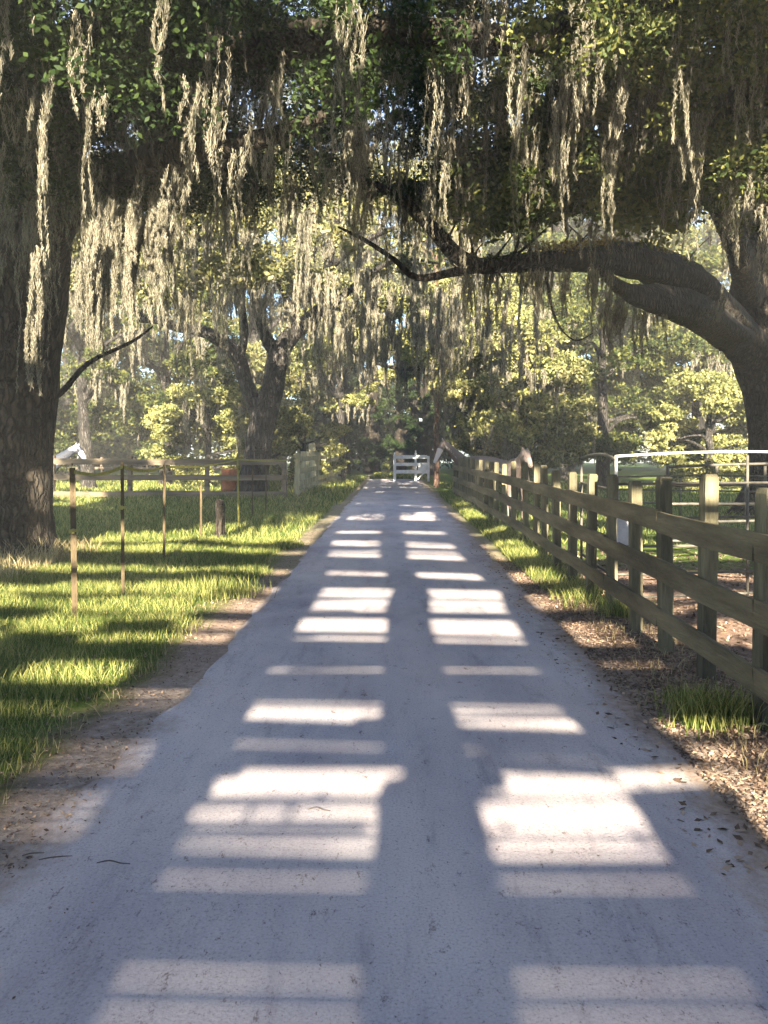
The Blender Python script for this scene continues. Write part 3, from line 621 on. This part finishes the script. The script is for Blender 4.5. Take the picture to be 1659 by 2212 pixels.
# far woodland as one mass
W = []
for k in range(430):
    W.append((random.uniform(-46, 46), random.uniform(64, 80), random.uniform(1.5, 36), random.uniform(1.8, 3.2)))
for k in range(230):
    W.append((random.uniform(-40, 40), random.uniform(60, 72), random.uniform(.8, 7), random.uniform(1.2, 2.4)))
e = (0, 70, 0)
C = clump_points(W, 650, 16); C[:, 2] = np.abs(C[:, 2]); V, Q = leaf_mesh(C, .42)
tag(quads('woodland', V, Q, M['leaf_mid'], loc=e), 'far woodland closing the view behind the lane', kind='stuff')

# unseen oaks added behind the camera to block the sun
def box_clumps(n, x0, x1, y0, y1, z0, z1, r0, r1):
    return [(random.uniform(x0, x1), random.uniform(y0, y1), random.uniform(z0, z1), random.uniform(r0, r1)) for _ in range(n)]
for (X, Y, H, lab, bx, per) in ((-6.25, -7.0, 15, 'unseen oak added behind the viewer to shade the left of the lane', [(54, -10, -5.5, -7, -5, 4.3, 14, .6, 1.0), (26, -5.4, -3.9, -7, -5, 8.6, 12, .5, .8), (14, -3.7, -1.8, -7, -5, 9.8, 12, .4, .6), ], 520),
                       (11.0, -6.0, 17, 'unseen oak added behind the viewer to shade the right of the lane', [(90, 6.5, 13.5, -7, -5, 8.5, 13.5, .7, 1.0), (16, 8, 13, -7, -5, 3, 9, .7, 1.0), ], 420)):
    t = tag(empty('oak_tree', (X, Y, 0)), lab, 'tree'); mb = MB()
    mb.tube([(0, 0, -.2), (0, 0, .5), (.2, 0, 4), (.3, 0, 8), (0, 0, H * .9)], [1.6, 1.25, 1.1, .9, .3], 14, .05, 4); mb.build('trunk', M['bark'], t, True)
    cl = sum([box_clumps(*q) for q in bx], [])
    crown(t, cl, per, .26, M['leaf_dark'])
# unseen leaf veil added just behind the screen to dim and break its light
t = tag(empty('shade_veil', (0, SY - .6, 0)), 'thin leaf veil added behind the slatted screen to dim its light', 'shade_veil'); veil = []
for (x0, x1, ya, yb, n) in ((.3, 1.3, 1343, 1375, 10), (.3, 1.0, 1279, 1322, 26), (-1.2, 1.4, 1640, 1862, 60), (-1.2, 1.4, 1080, 1400, 160), (-8, -1.4, 1100, 1700, 2600), (1.6, 8, 1100, 1900, 3600)):
    z0, z1 = zs(yb) + .6 * TS, zs(ya) + .6 * TS; veil.append(np.stack([rng.uniform(x0, x1, n), rng.uniform(SY - .7, SY - .5, n), rng.uniform(z0, z1, n)], -1))
V, Q = leaf_mesh(np.concatenate(veil), .075); o = quads('leaves', V - np.array([0, SY - .6, 0]), Q, M['leaf_dark']); o.parent = t

# ------------------------------------------------------------------ fences
def fence_post(X, Y, h, wx, parent, m='post', top='round'):
    b = MB(); hw = wx / 2; z = h - .03
    b.box(-hw, hw, -hw, hw, -.1, z)
    b.add([(-hw, -hw, z), (hw, -hw, z), (hw, hw, z), (-hw, hw, z), (-hw * .8, -hw * .8, h), (hw * .8, -hw * .8, h), (hw * .8, hw * .8, h), (-hw * .8, hw * .8, h)],
          [(0, 1, 5, 4), (1, 2, 6, 5), (2, 3, 7, 6), (3, 0, 4, 7), (4, 5, 6, 7)])
    o = b.build('post', M[m], parent); o.location = (X - parent.location.x, Y - parent.location.y, float(ground_h(X, Y)))
    o.rotation_euler = (random.uniform(-.018, .018), random.uniform(-.02, .02), random.uniform(-.1, .1)); return o

def rail(pa, pb, h, th, parent, m='rail'):
    """one board, slightly bowed, from pa to pb"""
    pa = np.array(pa, float); pb = np.array(pb, float); n = 6; b = MB(); d = pb - pa; d[2] = 0; d /= np.linalg.norm(d); s_ = np.array([d[1], -d[0], 0])
    V = []; bow = random.uniform(-.012, .012); tw = random.uniform(-.006, .006)
    for i in range(n + 1):
        t = i / n; c = pa * (1 - t) + pb * t + np.array([0, 0, bow * math.sin(math.pi * t)])
        hh = h / 2 + random.uniform(-.003, .003)
        for (u, v) in ((-1, -1), (1, -1), (1, 1), (-1, 1)): V.append(c + s_ * (u * th / 2 + v * tw) + np.array([0, 0, v * hh]))
    Q = [(i * 4 + j, i * 4 + (j + 1) % 4, (i + 1) * 4 + (j + 1) % 4, (i + 1) * 4 + j) for i in range(n) for j in range(4)] + [(3, 2, 1, 0), (n * 4, n * 4 + 1, n * 4 + 2, n * 4 + 3)]
    b.add(np.array(V) - np.array(parent.location), Q)
    return b.build('rail', M[m], parent)

def fx(Y): return 2.06 + .014 * (min(Y, 14) - 4.5) - .010 * max(0, Y - 14)
fr = tag(empty('plank_fence', (2.06, 4.4, 0)), 'long three rail plank fence running along the right side of the lane', 'fence')
posts_px = [1655, 1524, 1438, 1373, 1320, 1275, 1236, 1203, 1177, 1157, 1136, 1110, 1087, 1072, 1060]
Yp = [3.2, 3.85]
for px in posts_px:
    Y = 8.0
    for _ in range(20): Y = (fx(Y) + .06) * F / (px - HX)
    Yp.append(Y)
while Yp[-1] < 27: Yp.append(Yp[-1] + random.uniform(.85, 1.05))
for i, Y in enumerate(Yp):
    fence_post(fx(Y) + .064, Y, random.uniform(1.33, 1.40) if abs(Y - 14.6) > .3 else 1.45, .094 if i != 2 else .125, fr)
br = [Yp[0] - .05] + [Yp[i] for i in range(2, len(Yp), 2)] + [Yp[-1] + .06]
for i in range(len(br) - 1):
    a, b_ = br[i], br[i + 1] - .006
    for z, h in ((1.05, .165), (.675, .165), (.30, .15)):
        dz = random.uniform(-.012, .012); dz2 = random.uniform(-.012, .012)
        rail((fx(a), a, z + dz), (fx(b_), b_, z + dz2), h, .032, fr)
b = MB(); b.box(-.06, .06, -.008, .008, -.19, .19); o = b.build('plate', M['plate'], fr); pp = P(1345, 1130, 7.55); o.location = (pp[0] - 2.06, 7.55 - 4.4, pp[2] - .02); o.rotation_euler.z = R(20)
o['label'] = 'grey metal plate between top and middle rail'

# left roadside fence beyond the verge
fl = tag(empty('plank_fence', (-3.3, 27.5, 0)), 'sunlit plank fence with tall posts along the left side of the lane', 'fence')
def flx(Y): return -3.32 + .02 * (Y - 27.5)
Yl = [27.6 + 1.5 * k for k in range(12)]
for k, Y in enumerate(Yl): fence_post(flx(Y), Y, 1.55 if k != 3 else 1.9, .17 if k != 3 else .26, fl, 'sunlit_post')
for k in range(0, 11, 2):
    for z in (1.35, .92, .50, .18): rail((flx(Yl[k]) + .11, Yl[k] - .1, z), (flx(Yl[min(k + 2, 11)]) + .11, Yl[min(k + 2, 11)] - .11, z + random.uniform(-.02, .02)), .17, .035, fl, 'sunlit_post')
# transverse fence closing the left paddock
ft = tag(empty('plank_fence', (-3.4, 25.4, 0)), 'brown three rail plank fence crossing the left paddock behind the steel posts', 'fence')
Xl = [-3.45 - 2.45 * k for k in range(6)]
for X in Xl: fence_post(X, 25.4 + .06, 1.42, .13, ft, 'oldwood')
for k in range(5):
    for z, h in ((1.27, .19), (.78, .17), (.26, .17)): rail((Xl[k + 1], 25.3, z + random.uniform(-.02, .02)), (Xl[k] - .006, 25.3, z), h, .035, ft, 'oldwood')
ff = tag(empty('plank_fence', (-8, 44, 0)), 'faint distant rail fence at the back of the left paddock', 'fence')
for k in range(8): fence_post(-6 - 2.4 * k, 43, 1.3, .12, ff, 'oldwood')
for k in range(7):
    for z in (1.15, .7): rail((-6 - 2.4 * (k + 1), 42.9, z), (-6 - 2.4 * k - .01, 42.9, z), .13, .035, ff, 'oldwood')

# steel T-posts with electric tape, left verge
TP = [(162, 1350, 1010, 'leftmost steel post of the row in the grass, yellow insulator halfway up'), (266, 1300, 1000, 'steel post second from the left with a yellow insulator below its top'),
      (354, 1218, 1003, 'steel post third from the left in the grass'), (434, 1168, 1050, 'short dark steel post, fourth from the left'),
      (516, 1150, 988, 'bright yellow lit steel post with a yellow cap'), (545, 1120, 1005, 'thin steel post just right of the bright yellow one'),
      (574, 1112, 1008, 'thin steel post at the right end of the row')]
tops = []
for i, (px, pb, pt, lab) in enumerate(TP):
    Y = 2777.6 / (pb - 975); X = (px - HX) / F * Y; H = EYE - (pt - HY) / F * Y
    e = tag(empty('steel_post', (X, Y, 0)), lab, 'post', 'steel posts in the left verge')
    b = MB(); wd = .034 if i != 0 else .05
    b.box(-wd / 2, wd / 2, -.004, .004, -.2, H); b.box(-.005, .005, .004, .036, -.2, H)
    for k in range(int(H / .06)): b.box(-.007, .007, -.010, -.004, .1 + k * .06 - .01, .1 + k * .06 + .01)
    sh = b.build('shaft', M['tpost'] if i != 4 else M['tape'], e)
    e.rotation_euler = (0, random.uniform(-.02, .02), random.uniform(-.3, .3))
    if i in (0, 1, 4):
        b = MB(); hz = H * (.6 if i == 0 else .68) if i != 4 else H - .02
        b.box(-.038, .036, -.03, .02, hz - .012, hz + .012); b.box(-.012, .012, -.045, -.03, hz - .022, hz + .02); b.build('insulator', M['tape'], sh)
    tops.append((X, Y - .02, H - .04))
e = None
mb = MB(); pts = [tops[0], tops[1], tops[2], tops[4], (-3.3, 27.2, 1.35)]
for a, b_ in zip(pts[:-1], pts[1:]):
    a = np.array(a); b2 = np.array(b_)
    for k in range(8):
        t0, t1 = k / 8, (k + 1) / 8; s0, s1 = -.05 * math.sin(math.pi * t0), -.05 * math.sin(math.pi * t1)
        mb.beam(a * (1 - t0) + b2 * t0 + [0, 0, s0], a * (1 - t1) + b2 * t1 + [0, 0, s1], .004, .03)
tag(mb.build('fence_tape', M['tape'], loc=tops[1]), 'yellow green electric tape strung along the tops of the steel posts', 'tape')
# short wooden stump post in the grass
Yq = 14.2; e = tag(empty('wooden_post', ((475 - HX) / F * Yq, Yq, 0)), 'short dark weathered wooden post standing alone in the left grass', 'post')
mb = MB(); mb.tube([(0, 0, -.1), (.01, 0, .3), (.0, .01, .66), (.01, 0, .72)], [.10, .09, .085, .06], 9, .08, 4); mb.build('stump', M['bark'], e, True)
# rusty barrel
Yb = 27.5; e = tag(empty('barrel', ((496 - HX) / F * Yb, Yb, 0)), 'rusty orange barrel behind the crossing plank fence near the forked oak', 'barrel')
mb = MB(); mb.tube([(0, 0, 0), (0, 0, .29), (0, 0, .31), (0, 0, .33), (0, 0, .60), (0, 0, .62), (0, 0, .64), (0, 0, 1.0)], [.29, .29, .305, .29, .29, .305, .29, .29], 20); mb.build('drum', M['barrel'], e, True)

# pipe corral panels, right
def panel(loc, pts, rails_, r, m, lab, posts_at):
    e = tag(empty('corral_panel', loc), lab, 'corral panel'); a = np.array(pts[0], float); b_ = np.array(pts[1], float)
    for z in rails_:
        mb = MB(); mid = (a + b_) / 2; bend = .035 if z == rails_[0] else random.uniform(-.012, .012)
        q = [a + [0, 0, z], a * .7 + b_ * .3 + [0, 0, z + bend], a * .3 + b_ * .7 + [0, 0, z + bend * 1.3], b_ + [0, 0, z]]
        mb.tube(np.array(q) - np.array(loc), [r] * 4, 10, 0, 4); mb.build('rail', M[m if z == rails_[0] else 'pipe_dark'], e, True)
    for t in posts_at:
        c = a * (1 - t) + b_ * t; mb = MB(); mb.tube([c - np.array(loc) + [0, 0, 0], c - np.array(loc) + [0, 0, rails_[0] + .01]], [r * 1.05] * 2, 10); mb.build('post', M[m if t == 0 else 'pipe_dark'], e, True)
p0 = P(1331, 1310, 8.1); p0[2] = 0
panel(tuple(p0), (p0, (4.6, 8.6, 0)), [1.55, 1.27, .92, .64, .36, .12], .014, 'pipe', 'pale pipe corral panel meeting the plank fence, its top rail bright white', (0, .62, 1.0))
p1 = P(1256, 1250, 10.2); p1[2] = 0
panel(tuple(p1), (p1, (p0[0] + .03, p0[1] + .12, 0)), [1.52, 1.2, .9, .6, .3], .016, 'pipe_dark', 'dark pipe corral panel running just behind the plank fence', (0, 1.0))
p2 = P(1442, 1222, 11.3); p2[2] = 0
panel(tuple(p2), (p2, (7.4, 11.9, 0)), [1.38, 1.12, .86, .6, .34], .02, 'pipe_dark', 'dark pipe corral panel further back with a squared top corner', (0, .21, .42, .8))
p3 = P(1335, 1100, 19); p3[2] = 0
panel(tuple(p3), (p3, (9.2, 17.5, 0)), [1.0, .7, .4], .02, 'pipe_dark', 'low pipe fence before the sunny grass at the foot of the huge right oak', (0, .33, .66, 1))

# white gate across the right half of the lane end
Yg = 42.5; x0, x1 = (852 - HX) / F * Yg, (925 - HX) / F * Yg
g = tag(empty('farm_gate', (x0, Yg, 0)), 'white wooden gate standing partly across the far end of the lane', 'gate')
def zz(py): return EYE - (py - HY) / F * Yg
def part(name, *boxes, m='white'):
    b = MB()
    for q in boxes: b.box(*q)
    return b.build(name, M[m], g)
W_ = x1 - x0; ps = 46 / F * Yg
part('post', (-.06, .09, -.06, .06, 0, zz(982)), (-.03, .05, -.03, .03, zz(982), zz(977)))
part('post', (ps - .06, ps + .06, -.06, .06, .05, zz(979)), (ps - .035, ps + .035, -.03, .03, zz(979), zz(973)))
part('post', (W_ - .05, W_ + .07, -.06, .06, 0, zz(985)))
for zc, h in ((zz(987), .19), (zz(1003), .17), (zz(1019), .19)):
    part('rail', (.092, ps - .062, -.03, .03, zc - h / 2, zc + h / 2)); part('rail', (ps + .062, W_ - .052, -.03, .03, zc - h / 2, zc + h / 2))
part('sign_panel', (ps + .12, W_ - .06, -.05, -.032, zz(1018), zz(1002)))
b = MB(); b.beam((.1, 0, zz(983)), (ps - .07, 0, zz(1018)), .03, .06); b = MB(); b.beam((ps + .1, -.045, .12), (W_ - .2, -.045, zz(1020)), .03, .07); b.build('brace', M['white'], g)

# ------------------------------------------------------------------ horses
def coat(name, c1, c2, scale, thr, blaze=None, rad=.3):
    m = bpy.data.materials.new(name); m.use_nodes = True; N = m.node_tree.nodes; L = m.node_tree.links; b = N['Principled BSDF']
    b.inputs['Roughness'].default_value = .6; tc = N.new('ShaderNodeTexCoord')
    n = N.new('ShaderNodeTexNoise'); n.inputs['Scale'].default_value = scale; n.inputs['Detail'].default_value = 1.5; L.new(tc.outputs['Object'], n.inputs[0])
    r = N.new('ShaderNodeValToRGB'); e = r.color_ramp.elements; e[0].position = thr - .015; e[0].color = (*c1, 1); e[1].position = thr + .015; e[1].color = (*c2, 1)
    L.new(n.outputs[0], r.inputs[0]); L.new(r.outputs[0], b.inputs[0])
    if blaze is not None:
        vm = N.new('ShaderNodeVectorMath'); vm.operation = 'DISTANCE'; L.new(tc.outputs['Object'], vm.inputs[0]); vm.inputs[1].default_value = tuple(blaze)
        lt = N.new('ShaderNodeMath'); lt.operation = 'LESS_THAN'; L.new(vm.outputs['Value'], lt.inputs[0]); lt.inputs[1].default_value = rad
        mx = N.new('ShaderNodeMix'); mx.data_type = 'RGBA'; L.new(lt.outputs[0], mx.inputs[0]); L.new(r.outputs[0], mx.inputs[6]); mx.inputs[7].default_value = (*c1, 1); L.new(mx.outputs[2], b.inputs[0])
    return m

def loc_of(p, loc, rz):
    v = np.array(p) - np.array(loc); c_, s_ = math.cos(-rz), math.sin(-rz); return np.array([v[0] * c_ - v[1] * s_, v[0] * s_ + v[1] * c_, v[2]])
def horse(label, loc, rz, poll, muzzle, c, mane_c, group=None):
    """faces local +X; poll / muzzle are local points"""
    e = tag(empty('horse', loc, rz), label, 'horse')
    poll = np.array(poll, float); mz = np.array(muzzle, float)
    V = []; E = []; Rr = []
    def chain(pts, par=None):
        for (p, r) in pts:
            V.append(tuple(p)); Rr.append(r)
            if par is not None: E.append((par, len(V) - 1))
            par = len(V) - 1
        return par
    root = chain([((0, 0, 1.12), (.30, .33))])
    croup = chain([((-.42, 0, 1.16), (.29, .31)), ((-.82, 0, 1.2), (.26, .29)), ((-1.05, 0, 1.1), (.17, .2))], root)
    chest = chain([((.32, 0, 1.14), (.27, .33)), ((.5, 0, 1.18), (.2, .27))], root)
    nb = np.array([.5, 0, 1.18]); d = poll - nb
    neck = chain([(nb + d * .4 + np.array([0, 0, .02]), (.115, .19)), (nb + d * .75 + np.array([0, 0, .02]), (.09, .145)), (poll + (nb - poll) * .03, (.08, .105))], chest)
    hd = mz - poll
    chain([(poll + hd * .28, (.085, .125)), (poll + hd * .55, (.07, .095)), (poll + hd * .85, (.052, .065)), (mz, (.048, .052))], neck)
    for s in (-1, 1):
        chain([((.34, s * .15, .92), (.11, .12)), ((.33, s * .15, .72), (.07, .08)), ((.34, s * .15, .46), (.045, .05)), ((.33, s * .15, .2), (.033, .035)), ((.33, s * .15, .1), (.04, .04)), ((.37, s * .15, .02), (.055, .055))], 4)
        chain([((-.8, s * .16, .92), (.15, .17)), ((-.68, s * .16, .72), (.10, .11)), ((-.92, s * .16, .48), (.055, .06)), ((-.88, s * .16, .2), (.037, .04)), ((-.86, s * .16, .1), (.042, .042)), ((-.82, s * .16, .02), (.055, .055))], 2)
        side = np.cross(hd / np.linalg.norm(hd), (0, 0, 1)); side = side / (np.linalg.norm(side) + 1e-6) if np.linalg.norm(side) > .05 else np.array([0, 1, 0])
        chain([(poll + side * s * .05 + np.array([0, 0, .09]), (.030, .022)), (poll + side * s * .065 + np.array([0, 0, .155]), (.008, .008))], neck)
    me = bpy.data.meshes.new('body'); me.from_pydata(V, E, []); o = bpy.data.objects.new('body', me); COL.objects.link(o)
    sk = o.modifiers.new('skin', 'SKIN'); ly = me.skin_vertices[0] if me.skin_vertices else None
    if ly is None:
        bm_ = __import__('bmesh').new(); bm_.from_mesh(me); bm_.verts.layers.skin.verify(); bm_.to_mesh(me); bm_.free(); ly = me.skin_vertices[0]
    for i, v in enumerate(ly.data): v.radius = Rr[i]; v.use_root = (i == 0)
    ss = o.modifiers.new('sub', 'SUBSURF'); ss.levels = 2; ss.render_levels = 2
    bpy.context.view_layer.update(); dg = bpy.context.evaluated_depsgraph_get()
    me2 = bpy.data.meshes.new_from_object(o.evaluated_get(dg)); o.modifiers.clear(); o.data = me2; me2.materials.clear(); me2.materials.append(c)
    me2.polygons.foreach_set('use_smooth', np.ones(len(me2.polygons), dtype=bool)); o.parent = e
    # mane, forelock, tail
    n = 500; t = rng.uniform(0, 1, n)[:, None]; base = nb + d * (t * .95 + .08) + np.array([0, 0, 1]) * (.17 - .08 * t) * (1 - abs(d[2]) * .3)
    D = np.stack([rng.normal(0, .15, n), rng.choice([-1, 1], n) * rng.uniform(.3, .8, n), -np.ones(n)], -1); D /= np.linalg.norm(D, axis=1)[:, None]
    Lh = rng.uniform(.08, .2, n)[:, None]; S = np.tile([.012, 0, 0], (n, 1)); Vm = np.stack([base - S, base + S, base + D * Lh + S * .4, base + D * Lh - S * .4], 1).reshape(-1, 3)
    q = quads('mane', Vm, np.arange(4 * n).reshape(-1, 4), mane_c); q.parent = e
    mb = MB(); mb.tube([(-1.1, 0, 1.2), (-1.25, 0, 1.05), (-1.28, 0, .7), (-1.25, 0, .35)], [.04, .07, .09, .02], 8, .1, 3); mb.build('tail', mane_c, e, True)
    for s in (-1, 1):
        hdn = hd / np.linalg.norm(hd); side = np.cross(hdn, (0, 0, 1)); side /= np.linalg.norm(side) + 1e-6
        c_ = poll + hd * .3 + side * s * .078 + np.array([0, 0, .03]); mb = MB(); mb.tube([c_ - [0, 0, .02], c_ - [0, 0, .012], c_, c_ + [0, 0, .012], c_ + [0, 0, .02]], [.004, .016, .02, .016, .004], 8); mb.build('eye', M['black'], e, True)
    return e
M['black'] = mat('black', (.01, .01, .01), rough=.2)
M['mane_dark'] = mat('mane_dark', (.03, .022, .018), (.07, .05, .04), 20, .7)
M['mane_grey'] = mat('mane_grey', (.35, .31, .27), (.5, .45, .4), 20, .7)
cp3 = coat('coat_roan', (.24, .19, .18), (.15, .115, .105), 6, .5)
def posed(label, loc, rz, poll, mz, c1, c2, sc_, thr, mane_c, rad=.3):
    a, b_ = loc_of(P(*poll), loc, rz), loc_of(P(*mz), loc, rz)
    horse(label, loc, rz, a, b_, coat('coat', c1, c2, sc_, thr, (a * .35 + b_ * .65), rad), mane_c)
posed('brown horse with a white face hanging its head over the fence near the gate', (2.78, 26.4, 0), R(190), (958, 956, 26), (938, 1001, 25.8), (.46, .40, .37), (.11, .08, .066), 2.2, .36, M['mane_grey'], .26)
posed('dusky roan horse looking over the right plank fence halfway along', (2.72, 17.7, 0), R(-97), (1134, 980, 16.5), (1148, 1010, 16.2), (.20, .155, .145), (.11, .085, .075), 5, .42, M['mane_dark'], .10)
posed('black and white spotted horse behind the left plank fence, head beside the dark trunk', ((176 - HX) / F * 27 - 1.5, 27.3, 0), R(-10), (168, 966, 27), (186, 997, 26.8), (.42, .44, .48), (.03, .035, .05), 2.6, .40, M['mane_dark'], .20)

# ------------------------------------------------------------------ grass, litter
def blades(C, h, w_, lean=.95):
    n = len(C); hh = h * rng.uniform(.4, 1.3, n); a = rng.uniform(0, 6.283, n); b_ = rng.uniform(0, 6.283, n); ln = rng.uniform(.1, 1, n) * lean * hh
    S = np.stack([np.cos(a), np.sin(a), np.zeros(n)], -1) * (w_ * rng.uniform(.6, 1.3, n))[:, None] * .5
    D = np.stack([np.cos(b_) * ln, np.sin(b_) * ln, hh], -1); Mi = D * np.array([.4, .4, .6])
    V = np.stack([C - S, C + S, C + Mi + S * .8, C + Mi - S * .8, C + D + S * .12, C + D - S * .12], 1).reshape(-1, 3)
    i = np.arange(n)[:, None] * 6; return V, np.concatenate([i + [0, 1, 2, 3], i + [3, 2, 4, 5]])

def field(n, X0, X1, Y0, Y1, h, w0, keep=None, pw=1.6):
    Y = Y0 + (Y1 - Y0) * rng.uniform(0, 1, n) ** pw; X = rng.uniform(X0, X1, n)
    pt = .5 + .5 * np.sin(X * 2.3 + 1.7 * np.sin(Y * 1.1)) * np.sin(Y * 1.9 + np.sin(X * 1.3)); k = rng.uniform(0, 1, n) < (.45 + .55 * pt)
    if keep is not None: k &= keep(X, Y)
    X, Y = X[k], Y[k]; sc = np.clip(Y / 8, .8, 3.5)
    C = np.stack([X, Y, ground_h(X, Y)], -1); V, Q = blades(C, h * (1 + .5 * pt[k]) , w0 * sc); return V, Q
Vs, Qs, c = [], [], 0
def addf(VQ):
    global c
    Vs.append(VQ[0]); Qs.append(VQ[1] + c); c += len(VQ[0])
edge = lambda X, Y: X < -1.92 - .12 * np.sin(Y * 1.7) - .1 * np.sin(Y * 4.1) + .25 * np.clip((Y - 8) / 10, 0, 1) + rng.uniform(-.15, .15, len(X))
addf(field(150000, -6.5, -1.5, 3.0, 14, .085, .0062, edge, 1.3))
addf(field(60000, -13, -1.7, 12, 26, .10, .008, edge, 1.2))
addf(field(40000, -18, -1.6, 24, 50, .16, .010))
addf(field(26000, 1.7, 2.3, 8.0, 30, .10, .007, lambda X, Y: rng.uniform(0, 1, len(X)) < np.clip((Y - 7.5) / 5, 0, 1), 1.2))
addf(field(50000, 2.2, 20, 13.5, 40, .10, .009))
addf(field(6000, -1.3, 2, 46.2, 60, .14, .02))
tag(quads('grass', np.concatenate(Vs), np.concatenate(Qs), M['grass']), 'lush green grass on the verges and in the paddocks', kind='stuff')
Vs, Qs, c = [], [], 0
addf(field(3500, -3.6, -1.75, 3.2, 12, .06, .006, lambda X, Y: X > -3.3 + .5 * np.sin(Y), 1.2))
addf(field(2200, 1.75, 2.6, 3.6, 12, .05, .006, None, 1.2))
addf(field(3500, -7, -4.5, 9, 12.5, .22, .009, None, 1.0))
tag(quads('dry_grass', np.concatenate(Vs), np.concatenate(Qs), M['hay']), 'straw coloured dry grass at the lane edges and by the left trunk', kind='stuff')

def litter(n, X0, X1, Y0, Y1, s, keep=None):
    X = rng.uniform(X0, X1, n); Y = Y0 + (Y1 - Y0) * rng.uniform(0, 1, n) ** 1.3
    if keep is not None: k = keep(X, Y); X, Y = X[k], Y[k]
    n = len(X); C = np.stack([X, Y, ground_h(X, Y) + .012], -1)
    d = np.stack([rng.normal(0, 1, n), rng.normal(0, 1, n), rng.normal(0, .3, n)], -1); d /= np.linalg.norm(d, axis=1)[:, None]
    sv = np.cross(d, np.stack([rng.normal(0, .4, n), rng.normal(0, .4, n), np.ones(n)], -1)); s_ = (s * rng.uniform(.5, 1.4, n))[:, None]
    V = np.stack([C - d * s_ * .5, C + sv * s_ * .22, C + d * s_ * .5, C - sv * s_ * .22], 1).reshape(-1, 3); return V, np.arange(4 * n).reshape(-1, 4)
Vs, Qs, c = [], [], 0
addf(litter(32000, 1.5, 2.7, 3.2, 12, .028)); addf(litter(15000, 2.3, 8, 4, 13, .05))
addf(litter(14000, -2.7, -1.4, 3.0, 16, .022, lambda X, Y: rng.uniform(0, 1, len(X)) < np.clip((X + 2.8), 0, .9)))
addf(litter(2600, -1.5, 1.5, 2.2, 12, .012)); addf(litter(500, 1.2, 1.6, 3, 14, .04))
addf(litter(350, -1.0, 0.1, 7.1, 8.0, .035))
o = quads('fallen_leaves', np.concatenate(Vs), np.concatenate(Qs), M['litter']); tag(o, 'brown fallen oak leaves scattered along the lane edges', kind='stuff')

# grass tuft at the foot of the right fence
def tuft(label, px, py, n, h, sp):
    Y = 2777.6 / (py - 975); X = (px - HX) / F * Y; e = tag(empty('grass_tuft', (X, Y, 0)), label, 'grass tuft')
    C = rng.normal(0, 1, (n, 3)) * np.array([sp, sp * .8, 0]); V, Q = blades(C, h, .006, .7); V[:, 2] += .03; q = quads('blades', V, Q, M['grass']); q.parent = e; return e
e = tuft('bushy grass tuft at the foot of the right fence by the nearest post', 1545, 1575, 800, .19, .11)
mb = MB(); mb.tube([(.15, -.1, 0), (.2, -.14, .08), (.25, -.22, .06), (.27, -.27, .0)], [.006, .006, .005, .003], 6, 0, 4); mb.build('stalk', M['hay'], e, True)
tuft('smaller grass tuft left of the bushy one, near the second fence post', 1480, 1535, 260, .10, .10)
tuft('sunlit grass tuft below the bottom rail in the bright patch of the right verge', 1345, 1335, 420, .16, .12)
tuft('weedy tuft with pale straw in the left verge by the lane edge', 480, 1290, 500, .22, .22)

# twigs on the lane
for (px, py, L, a, lab) in ((120, 1868, .12, .25, 'thin dark twig lying in the shade at the lower left of the lane'), (245, 1880, .13, -.05, 'straight thin twig beside the lower left one, in shade'),
                           (72, 1860, .08, .3, 'short curled scrap of bark near the left lane edge'), (690, 1763, .1, -.15, 'small twig in the bright patch left of the centre shadow')):
    Y = 2777.6 / (py - 975); X = (px - HX) / F * Y; mb = MB(); dx, dy = math.cos(a) * L / 2, math.sin(a) * L / 2
    mb.tube([(-dx, -dy, 0), (-dx * .3, -dy + .01, .004), (dx * .4, dy * .5, .002), (dx, dy, 0)], [.002, .003, .0025, .0015], 6, 0, 3)
    o = mb.build('twig', M['twig'], None, True); o.location = (X, Y, .027); tag(o, lab, 'twig', 'twigs lying on the lane')

# moss mass
Vm = []; Qm = []; c = 0
for a, b_ in MOSS: Vm.append(a); Qm.append(b_ + c); c += len(a)
tag(quads('hanging_moss', np.concatenate(Vm), np.concatenate(Qm), M['moss']), 'grey spanish moss hanging in curtains from all the oaks', kind='stuff')
print('moss quads', c // 4)

# air
b = MB(); b.box(-95, 95, -9.9, 113, -1.2, 42)
hm = bpy.data.materials.new('haze'); hm.use_nodes = True; N = hm.node_tree.nodes; N.remove(N['Principled BSDF'])
pv = N.new('ShaderNodeVolumePrincipled'); pv.inputs['Color'].default_value = (.95, .93, .88, 1); pv.inputs['Density'].default_value = .0027; pv.inputs['Anisotropy'].default_value = 0.0
hm.node_tree.links.new(pv.outputs[0], N['Material Output'].inputs['Volume'])
tag(b.build('haze', hm), 'thin warm haze in the air under the trees', kind='stuff')
